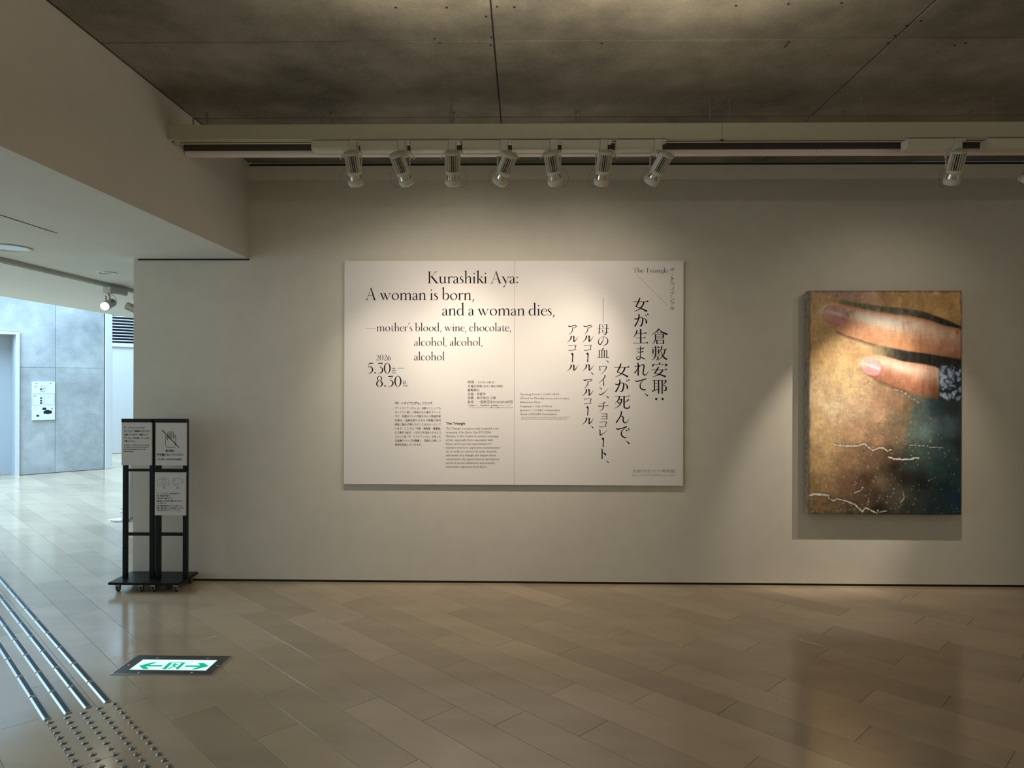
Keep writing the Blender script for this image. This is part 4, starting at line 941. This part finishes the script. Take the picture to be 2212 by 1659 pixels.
# weave, scratches, cracks
mott = (vnoise(5, 6, 61)-.5)*.09 + (vnoise(2.6, 3.2, 62)-.5)*.10 + (vnoise(13, 17, 63)-.5)*.14
onfinger = sm(-2, 2, Y-e2)*sm(2, -2, Y-e2l) + sm(-2, 2, Y-t3)*sm(2, -2, Y-e3l)*(X > 1853)*(X < 2030)
img = img*(1+mott*(1-.75*np.clip(onfinger, 0, 1)))[..., None]
img = img*(1+0.07*(vnoise(2.2, 9, 21)-.5)+0.07*(vnoise(12, 2.6, 22)-.5)+.09*fine)[..., None]
def seg(P, wd, col, al=1.0, sc=1/5.267, o=(1700, 880)):
    P = [(o[0]+a*sc, o[1]+b*sc) for a, b in P]; dmin = np.full(X.shape, 1e9)
    for (ax, ay), (bx, by) in zip(P[:-1], P[1:]):
        L2 = (bx-ax)**2+(by-ay)**2+1e-9; tt = np.clip(((X-ax)*(bx-ax)+(Y-ay)*(by-ay))/L2, 0, 1)
        dmin = np.minimum(dmin, np.hypot(X-ax-tt*(bx-ax), Y-ay-tt*(by-ay)))
    dn = dmin + 1.9*(vnoise(2.6, 2.6, 31)-.5)
    blend(sm(wd+7, wd, dmin+5*(vnoise(4, 4, 33)-.3))*.30*al, (45, 34, 24)); blend(sm(wd+.55, wd-.35, dn)*al, col)
WHT = (232, 216, 190)
seg([(540,435),(650,446),(820,447),(835,432),(885,420),(975,495),(1050,467),(1100,467),(1145,502),(1185,486)], 1.0, WHT)
seg([(1390,435),(1480,438),(1590,440),(1630,462),(1700,455),(1780,465)], .55, (190, 190, 180)); seg([(1160,568),(1220,590),(1300,598),(1420,594),(1450,578),(1500,582)], 1.3, WHT)
seg([(262,1010),(330,1000),(400,1003),(480,1013)], 1.9, WHT); seg([(470,1020),(490,1055),(540,1073),(575,1050),(680,1075),(780,1115),(860,1195),(900,1150),(960,1180),(1030,1212),(1040,1180)], 1.1, WHT)
seg([(1060,1200),(1135,1185)], 1.1, WHT); seg([(770,982),(850,952),(870,918)], .9, (205, 188, 155)); seg([(1320,960),(1338,1030),(1290,1100)], .8, (190, 178, 140), .8); seg([(935,1030),(922,1130)], .6, (190,170,140), .8)
seg([(1700,500),(1700,500)], .1, WHT, 0)
for P in ([(530,250),(600,180),(640,120)], [(925,1195),(980,1235)], [(1210,1270),(1320,1300),(1450,1410)], [(1350,1310),(1460,1400),(1520,1440)], [(640,450),(760,380)]): seg([(a, b) for a, b in P], .3, (235, 225, 205), .7, o=(1700, 600))
for k in range(300):
    a = 1748+328*rng.random(); b = 900+213*rng.random()**.8
    blend(np.exp(-((X-a)**2+(Y-b)**2)/(.5+1.2*rng.random()))*.8, WHT) if k % 3 else blend(np.exp(-((X-a)**2+(Y-b)**2)/1.6)*.55*(a > 1850), (28, 22, 16))
edge = np.minimum(np.minimum(X-1748, 2076-X), np.minimum(Y-628, 1113-Y)); blend(sm(5, 0, edge+4*nz)*.45, (52, 42, 30))
blend(sm(1062+0, 1113, Y)*sm(0.1, .5, vnoise(6, 6, 41)-.35)*.35, (30, 24, 18))
img = np.clip(img, 3, 252)/255
lin = np.where(img <= .04045, img/12.92, ((img+.055)/1.055)**2.4)
lin = lin*np.array([0.95, 1.08, 1.28]); lin = np.clip(lin*1.0, 0, .95)
# shallow relief on the front sheet
rel = (vnoise(7, 7, 51)-.5)*0.0012
vs = np.stack([(X-1748)/328*AW, -0.0006+rel, (1113-Y)/485*AH], -1).reshape(-1, 3)
ii = (np.arange(NY-1)[:, None]*NX + np.arange(NX-1)[None, :]).ravel()
fs = np.stack([ii+NX, ii+NX+1, ii+1, ii], -1)
me = bpy.data.meshes.new('printed_face'); me.from_pydata(vs.tolist(), [], fs.tolist())
ca = me.color_attributes.new('paint', 'FLOAT_COLOR', 'POINT')
ca.data.foreach_set('color', np.concatenate([lin.reshape(-1, 3), np.ones((NX*NY, 1))], 1).astype(np.float32).ravel())
me.polygons.foreach_set('use_smooth', [True]*len(me.polygons))
pm_ = bpy.data.materials.new('painted_print'); pm_.use_nodes = True; nt = pm_.node_tree; b_ = nt.nodes['Principled BSDF']
an = nt.nodes.new('ShaderNodeAttribute'); an.attribute_name = 'paint'; nt.links.new(an.outputs['Color'], b_.inputs['Base Color']); b_.inputs['Roughness'].default_value = 0.55
me.materials.append(pm_); me.update(); link('printed_face', me, art)
M_AGED = mat('aged_board_edge', (0.30, 0.235, 0.17, 1), 0.7, noise=(28, 0.55, 8), bump=(90, .6))
f = MB(); f.box((0.0, 0.0, 0.0), (AW, 0.072, AH), bev=0.002); f.build('board_edge', M_AGED, art)
f = MB(); f.box((0.05, 0.072, 0.05), (AW-0.05, D-YF, AH-0.05)); f.build('hanging_batten', M_FINGAP, art)

# ------------------------------------------------------------------ sign stands
def stand(x0, x1, name_label, signs, postpx):
    yF, yB = 4.885, 5.185
    s0 = empty('sign_stand', ((x0+x1)/2, (yF+yB)/2, 0)); tag(s0, name_label, 'sign stand', 'black rolling sign stands at the end of the wall')
    bpy.context.view_layer.update(); O = Vector(s0.location); inv = Matrix.Translation(-O)
    f = MB(); f.box((x0-O.x, yF-O.y, 0.058), (x1-O.x, yB-O.y, 0.076), bev=0.002); f.build('base_plate', M_BLACK, s0)
    for cx_ in (x0+0.05, x1-0.035):
        for cy_ in (yF+0.045, yB-0.045):
            c = MB(); c.box((-0.02, -0.02, 0.048), (0.02, 0.02, 0.058)); c.box((-0.013, -0.016, 0.016), (-0.010, 0.010, 0.05)); c.box((0.010, -0.016, 0.016), (0.013, 0.010, 0.05)); c.box((-0.013, -0.012, 0.038), (0.013, 0.010, 0.048))
            co = c.build('caster', M_BRASS, s0); co.location = (cx_-O.x, cy_-O.y, 0)
            wl = MB(); wl.lathe([(0.0, -0.008), (0.017, -0.008), (0.019, -0.005), (0.019, 0.005), (0.017, 0.008), (0.0, 0.008)], 20, Matrix.Translation((0, 0.0, 0.019)) @ Matrix.Rotation(R(90), 4, 'Y'), caps=False)
            wl.build('wheel', M_RUBBER, co)
    YPp = 5.0
    ztop = at(300, 905, ('y', YPp)).z
    xs = []
    for a, b in postpx:
        xa, xb = at(a, 1100, ('y', YPp)).x, at(b, 1100, ('y', YPp)).x; xs += [xa, xb]
        f = MB(); f.box((xa-O.x, YPp-O.y, 0.076), (xb-O.x, YPp-O.y+0.03, ztop), bev=0.0015); f.build('post', M_BLACK, s0)
    for (ya, yb) in ((1013, 1018.5), (1151, 1157.5)):
        za, zb = at(300, ya, ('y', YPp)).z, at(300, yb, ('y', YPp)).z
        f = MB(); f.box((xs[1]-O.x, YPp-O.y+0.004, zb), (xs[2]-O.x, YPp-O.y+0.026, za)); f.build('cross_rail', M_BLACK, s0)
    for (xa, xb, yh, y0, y1, fn) in signs:
        pl = ('y', YPp-0.012); a = at(xa, yh, pl); b = at(xb, y1, pl); h = at(xa, y0, pl)
        f = MB(); f.box((a.x-O.x, YPp-0.016-O.y, h.z), (b.x-O.x, YPp-O.y, a.z), bev=0.001); f.build('header_bar', M_BLACK, s0)
        f = MB(); f.box((a.x-O.x, YPp-0.012-O.y, b.z), (b.x-O.x, YPp-0.001-O.y, h.z)); bd = f.build('sign_board', M_PAPER, s0)
        g = G2(); fn(g); lettering(g, 'print', M_INK, bd, pl, -0.0006, inv)
    return s0
def left_sign(g):
    k = 1/13.01; X_ = lambda v: 250+v*k; Y_ = lambda v: 895+v*k
    for s_, a, b, y in [('ザ・トライアングルでは、', 230, 830, 403), ('オンラインで展覧会カタログを', 230, 960, 495), ('公開しています。当館ウェブ', 230, 915, 592), ('サイトの「刊行物」ページから', 230, 962, 688), ('ご覧ください。', 230, 560, 778)]: sans(g, s_, X_(a), X_(b), Y_(y), 4.4, .015, 1)
    for s_, b, y in [('Catalogues for exhibitions held at The Triangle', 955, 878), ('are available to view and download online for', 930, 935), ('free from the publications section of the', 852, 995), ("museum's website.", 495, 1055)]: sans(g, s_, X_(225), X_(b), Y_(y), 3.2, .02, 1)
def hand_sign(g):
    k = 1/13.01; X_ = lambda v: 250+v*k; Y_ = lambda v: 895+v*k
    L = lambda pts, w_: g.strip([(X_(a), -Y_(b)) for a, b in pts], [w_]*len(pts), False)
    L([(1440,930),(1395,850),(1395,620),(1420,605),(1440,625),(1445,730),(1462,725),(1462,495),(1480,484),(1500,495),(1500,680),(1520,685),(1530,495),(1545,484),(1560,495),(1560,680),(1580,685),(1585,495),(1603,484),(1620,495),(1625,680),(1640,680),(1648,580),(1666,568),(1685,585),(1685,830),(1640,930),(1440,930)], .75)
    L([(1295,435),(1785,940)], 1.6)
    sans(g, '展示物に', X_(1400), X_(1665), Y_(1052), 5.4, .02, 1); sans(g, '手を触れないでください', X_(1160), X_(1910), Y_(1162), 5.8, .02, 1); sans(g, 'Do Not Touch the Exhibits', X_(1195), X_(1865), Y_(1285), 5.6, .02, 1)
def camera_sign(g):
    k = 1/12.76; X_ = lambda v: 320+v*k; Y_ = lambda v: 1000+v*k
    L = lambda pts, w_=.35: g.strip([(X_(a), -Y_(b)) for a, b in pts], [w_]*len(pts), False)
    C_ = lambda cx_, cy_, r: L([(cx_+r*math.cos(R(a)), cy_+r*math.sin(R(a))) for a in range(0, 361, 15)])
    L([(260,460),(270,450),(560,450),(573,460),(573,625),(560,635),(270,635),(258,625),(260,460)]); L([(345,450),(360,405),(375,398),(500,398),(515,410),(522,450)]); C_(430, 540, 75); C_(430, 540, 42)
    L([(690,440),(705,427),(915,427),(930,440),(930,570),(915,582),(705,582),(690,568),(690,440)]); L([(930,470),(972,458),(978,545),(930,530)]); L([(690,465),(680,465),(680,500),(690,500)]); C_(732, 482, 22); L([(735,585),(765,645),(820,640),(790,585)])
    sans(g, 'OK', X_(390), X_(465), Y_(705), 4.0, .02, 1); sans(g, 'OK', X_(778), X_(855), Y_(708), 4.0, .02, 1)
    for s_, b, y in [('「ザ・トライアングル」では個人利用に限って、', 905, 862), ('写真・動画撮影が可能です。', 630, 925), ('三脚の使用はご遠慮ください。', 670, 992), ('撮影の際は、他のお客様の鑑賞の妨げにならない', 955, 1065), ('ようご注意ください。', 525, 1125), ('作品の損傷や事故等のないようご注意ください。', 960, 1195), ('写真・動画の掲載による第三者とのトラブル', 985, 1258), ('の責任は負いかねますので、ご了承ください。', 905, 1318)]:
        sans(g, s_, X_(235), X_(b), Y_(y), 3.4, .015, 1)
xl0 = at(233, 1267, ('y', 4.885)).x; xm_ = at(310, 1267, ('y', 4.885)).x; xr1 = at(385, 1267, ('y', 4.885)).x
stand(xl0, xm_-0.001, 'left black rolling stand holding one notice about online catalogues', [(262.8, 327.6, 904.5, 912, 1005, left_sign)], ((264.5, 273), (322.5, 331)))
stand(xm_+0.001, xr1, 'right black rolling stand with a hand sign above a camera sign', [(336, 402.5, 904.5, 912.8, 1005.5, hand_sign), (334.5, 401, 1012.5, 1020, 1113.5, camera_sign)], ((335.5, 345), (394.5, 403.5)))

# ------------------------------------------------------------------ exit light let into the floor
ex0, ex1, ey0, ey1 = -2.119, -1.5905, 3.5225, 3.772
ix0, ix1, iy0, iy1 = -2.055, -1.650, 3.5815, 3.7185
ex = empty('floor_exit_light', ((ex0+ex1)/2, (ey0+ey1)/2, 0)); tag(ex, 'lit green and white exit sign in a dark steel frame set in the floor', 'exit sign')
bpy.context.view_layer.update(); EI = Matrix.Translation(-Vector(ex.location))
f = MB(); ox, oy = ex.location.x, ex.location.y
def rect_frame(f, a0, a1, b0, b1, c0, c1, d0, d1, z0, z1):
    f.box((a0-ox, b0-oy, z0), (a1-ox, d0-oy, z1)); f.box((a0-ox, d1-oy, z0), (a1-ox, b1-oy, z1)); f.box((a0-ox, d0-oy, z0), (c0-ox, d1-oy, z1)); f.box((c1-ox, d0-oy, z0), (a1-ox, d1-oy, z1))
rect_frame(f, ex0+.012, ex1-.012, ey0+.008, ey1-.008, ix0, ix1, iy0, iy1, 0.0, 0.003); f.build('frame_plate', M_FRAME, ex)
f = MB(); rect_frame(f, ex0, ex1, ey0, ey1, ex0+.010, ex1-.010, ey0+.006, ey1-.006, 0.0, 0.0042); f.build('outer_rim', M_STEEL, ex)
f = MB(); rect_frame(f, ex0+.0095, ex1-.0095, ey0+.0055, ey1-.0055, ex0+.0125, ex1-.0125, ey0+.0085, ey1-.0085, 0.0, 0.0012); f.build('rim_groove', M_FINGAP, ex)
for (a, b) in [(893,228),(1692,234),(435,343),(1845,350),(590,465),(1432,465)]:
    p = at(220+a/7.373, 1390+b/7.373, ('z', 0.003)); c = MB(); c.lathe([(0.006, 0), (0.0055, 0.0012), (0.0, 0.0014)], 12, Matrix.Translation((p.x-ox, p.y-oy, 0.003)), caps=False); c.build('screw', M_CHROME, ex)
f = MB(); f.box((ix0-ox, iy0-oy, 0.0), (ix1-ox, iy1-oy, 0.0016)); f.build('lit_glass', M_GLASSLIT, ex)
g = G2(); K = 13.825
def EP(*P): g.poly([(300+a/K, -(1395+b/K)) for a, b in P])
def ES(P, w_): g.strip([(300+a/K, -(1395+b/K)) for a, b in P], [w_]*len(P), False)
EP((0,600),(385,500),(550,500),(235,600)); EP((0,600),(235,600),(215,622),(300,700),(125,700)); EP((240,577),(725,577),(680,622),(215,622))
EP((1775,515),(1945,515),(2090,610),(1835,610)); EP((2090,610),(1680,712),(1555,712),(1835,610)); EP((1415,590),(1880,590),(1860,632),(1365,632))
EP((912,500),(1395,500),(1385,513),(900,513)); EP((905,500),(1010,500),(810,702),(685,702)); EP((1285,505),(1395,505),(1172,706),(1090,690))
g.disc(300+1075/K, -(1395+533/K), 2.4, 12, .95)
ES([(1065,548),(1060,590),(1050,625)], 4.6); ES([(1065,555),(1010,572),(950,598)], 1.6); ES([(1085,555),(1150,565),(1180,580)], 1.6)
ES([(1050,615),(985,640),(900,680),(870,688)], 2.0); ES([(1060,620),(1110,640),(1160,650)], 2.0); ES([(870,684),(905,694)], 1.2)
lettering(g, 'green_pictogram', M_GREEN, ex, ('z', 0.0016), 0.0005, EI)
g = G2(); sans(g, '非常口', 390, 405, 1444.5, 1.9, 0, 1); lettering(g, 'small_print', M_GREEN, ex, ('z', 0.0016), 0.0005, EI)

# ------------------------------------------------------------------ tactile guide bars and studs
def uvp(u, v): return E_*u + G_*v
tb = empty('tactile_bar', (0, 0, 0)); tag(tb, 'raised steel guiding bar with a black grip strip, one of four rows on the left floor', 'tactile bar', 'steel guiding bars on the floor at left')
f = MB(); BL, BWd = 0.300, 0.033
f.prism([(-BWd/2, 0), (-BWd/2+0.0065, 0.005), (-BWd/2+0.009, 0.005), (BWd/2-0.009, 0.005), (BWd/2-0.0065, 0.005), (BWd/2, 0)], 0.0, BL, M=Matrix(((0,0,1,0),(1,0,0,0),(0,1,0,0),(0,0,0,1))))
f.build('bar_body', M_STEEL, tb)
f = MB(); f.box((0.004, -0.0075, 0.0049), (BL-0.004, 0.0095, 0.0053)); f.build('grip_strip', M_GRIP, tb)
ORD = ['first', 'second', 'third', 'fourth', 'fifth', 'sixth', 'seventh', 'eighth', 'ninth', 'tenth', 'eleventh', 'twelfth', 'thirteenth', 'fourteenth', 'fifteenth', 'sixteenth', 'seventeenth', 'eighteenth', 'nineteenth', 'twentieth', 'twenty-first', 'twenty-second']
ROWN = {0.694: 'leftmost', 0.774: 'second from left', 0.853: 'third from left', 0.933: 'rightmost'}
first = True; rz = math.atan2(E_.y, E_.x)
for v in (0.694, 0.774, 0.853, 0.933):
    for k in range(17):
        p = uvp(-3.645-BL-k*0.3155, v)
        if seen(p)[0] < -120 and seen(uvp(-3.645-k*0.3155, v))[0] < -60: continue
        o = tb if first else copy_tree(tb); first = False
        o.location = p; o.rotation_euler = (0, 0, rz)
        o['label'] = '%s steel guiding bar from the near end, %s row' % (ORD[k], ROWN[v])
stud = MB(); stud.lathe([(0.0140, 0.0), (0.0135, 0.0012), (0.0085, 0.0052), (0.0072, 0.0052), (0.0060, 0.0046), (0.0, 0.0046)], 20, caps=False)
sm_ = stud.mesh('tactile_stud', mat('dark_steel', (0.26, 0.25, 0.23, 1), 0.25, 1.0)); 
for p_ in sm_.polygons: p_.use_smooth = False
for r_ in range(22):
    for c_ in range(5):
        p = uvp(-3.605+0.0615*r_, 0.6955+0.0640*c_); q = seen(p)
        if q[1] > 1700: continue
        o = link('tactile_stud', sm_); o.location = p
        tag(o, 'round steel stud, %s row down, %s column from the left' % (ORD[r_], ORD[c_]), 'tactile stud', 'steel warning studs on the floor at lower left')

# ------------------------------------------------------------------ things in the daylit hall
def zwall(px, py): return zat(px, py)
b0, b1 = along(68.3), along(118); z0_, z1_ = zwall(93, 907), zwall(93, 824.5)
db = empty('directory_board', (P1.x, P1.y, 0), ang); tag(db, 'white floor directory board with a small dark map on the concrete wall', 'sign board')
bpy.context.view_layer.update()
f = MB(); f.box((b0, -0.022, z0_), (b1, -0.004, z1_), bev=0.001); f.build('board', M_BOARD, db)
f = MB()
for sx_ in (b0+.06, b1-.06): f.cyl((sx_, -0.024, z1_-0.03), (sx_, 0.0, z1_-0.03), 0.008, 8); f.cyl((sx_, -0.018, z0_+0.05), (sx_, 0.0, z0_+0.05), 0.008, 8)
f.build('standoff_bolt', M_CHROME, db)
def bp(mx, my):   # board coordinates from the close-up (0..1056 x 0..1659)
    return b0+(mx-125)/(877-125)*(b1-b0), z1_-(my-213)/(1455-213)*(z1_-z0_)
def board_print(g, name, m_):
    vs = [(x, -0.0226, y) for x, y in g.v]; me = bpy.data.meshes.new(name); me.from_pydata(vs, [], g.f); me.materials.append(m_); me.update(); link(name, me, db)
def btext(g, s_, x0, x1, y, em, bold=0):
    a = bp(x0, y); b = bp(x1, y); e_ = em/(1455-213)*(z1_-z0_)
    sans(g, s_, a[0], b[0], -a[1], e_, bold, 1)
g = G2()
btext(g, '1F', 200, 275, 398, 62, .02); btext(g, 'B1', 195, 275, 690, 62, .02)
btext(g, '京都市セラミックス', 392, 680, 378, 34); btext(g, '総合案内', 470, 585, 455, 38, .02); btext(g, '日本庭園', 392, 545, 535, 38, .02)
btext(g, 'ザ・トライアングル', 392, 735, 665, 34); btext(g, 'チケットカウンター', 470, 790, 742, 34); btext(g, 'ショップ', 470, 610, 825, 34); btext(g, 'カフェ', 470, 570, 905, 34); btext(g, 'マップ', 200, 300, 1065, 30)
for y in (400, 480, 565, 690, 768, 850, 930): g.strip([bp(392 if y in (400, 565, 690) else 470, y), bp(560, y)], [.002, .002], False)
for a, b in (((155, 605), (850, 598)), ((850, 598), (850, 965)), ((850, 965), (155, 975)), ((155, 975), (155, 605))): g.strip([bp(*a), bp(*b)], [.0035, .0035], False)
board_print(g, 'grey_lettering', mat('board_grey', (0.20, 0.24, 0.26, 1), .5))
g = G2()
for (xa, ya, xb, yb) in [(388,428,450,480),(388,722,450,772),(388,803,450,857),(388,882,450,937)]: g.poly([bp(xa, yb), bp(xb, yb), bp(xb, ya), bp(xa, ya)])
for (xa, ya, xb, yb) in [(465,1057,590,1135),(268,1285,360,1343),(770,1070,797,1105),(510,1155,768,1258),(565,1135,690,1160),(600,1258,690,1268),(500,1185,772,1235)]: g.poly([bp(xa, yb), bp(xb, yb), bp(xb, ya), bp(xa, ya)])
board_print(g, 'map_blocks', M_NAVY)
# white foot of a stand half hidden by the wall end
c0 = at(262, 1124, ('z', 0.0))
ft = empty('white_banner_stand', (c0.x, c0.y, 0), R(12)); tag(ft, 'white stand with a flat foot and curved upright, half hidden behind the wall end', 'stand')
f = MB(); N = 14
prof2 = [(-0.06, 0.012), (0.0, 0.016), (0.03, 0.035), (0.045, 0.09), (0.055, 0.20), (0.070, 0.40), (0.095, 0.78)]
P_ = catmull(prof2, 4); vs = []; n = len(P_)
for y in (-0.09, 0.09):
    for i, (x, z) in enumerate(P_):
        vs.append((x, y*(1+0.4*z), z))
for y in (-0.09, 0.09):
    for i, (x, z) in enumerate(P_): vs.append((x+0.06+0.10*max(0, 0.3-z), y*(1+.4*z), z if z > 0.02 else 0.0))
fs = [(i, i+1, n+i+1, n+i) for i in range(n-1)] + [(2*n+i, 3*n+i, 3*n+i+1, 2*n+i+1) for i in range(n-1)]
fs += [(i, 2*n+i, 2*n+i+1, i+1) for i in range(n-1)] + [(n+i, n+i+1, 3*n+i+1, 3*n+i) for i in range(n-1)] + [(n-1, 3*n-1, 4*n-1, 2*n-1)]
f.add(vs, fs, True); f.build('curved_upright', M_FOOT, ft)
f = MB(); f.prism([(-0.13, -0.02), (-0.09, -0.05), (0.02, -0.055), (0.25, -0.10), (0.25, 0.10), (0.02, 0.055), (-0.09, 0.03)], 0.0, 0.016); f.build('foot_plate', M_FOOT, ft)
f = MB(); f.cyl((0.015, -0.07, 0.10), (0.05, -0.07, 0.10), 0.010, 10); f.cyl((0.02, -0.07, 0.14), (0.055, -0.07, 0.14), 0.010, 10); f.build('knob', M_FOOT, ft)
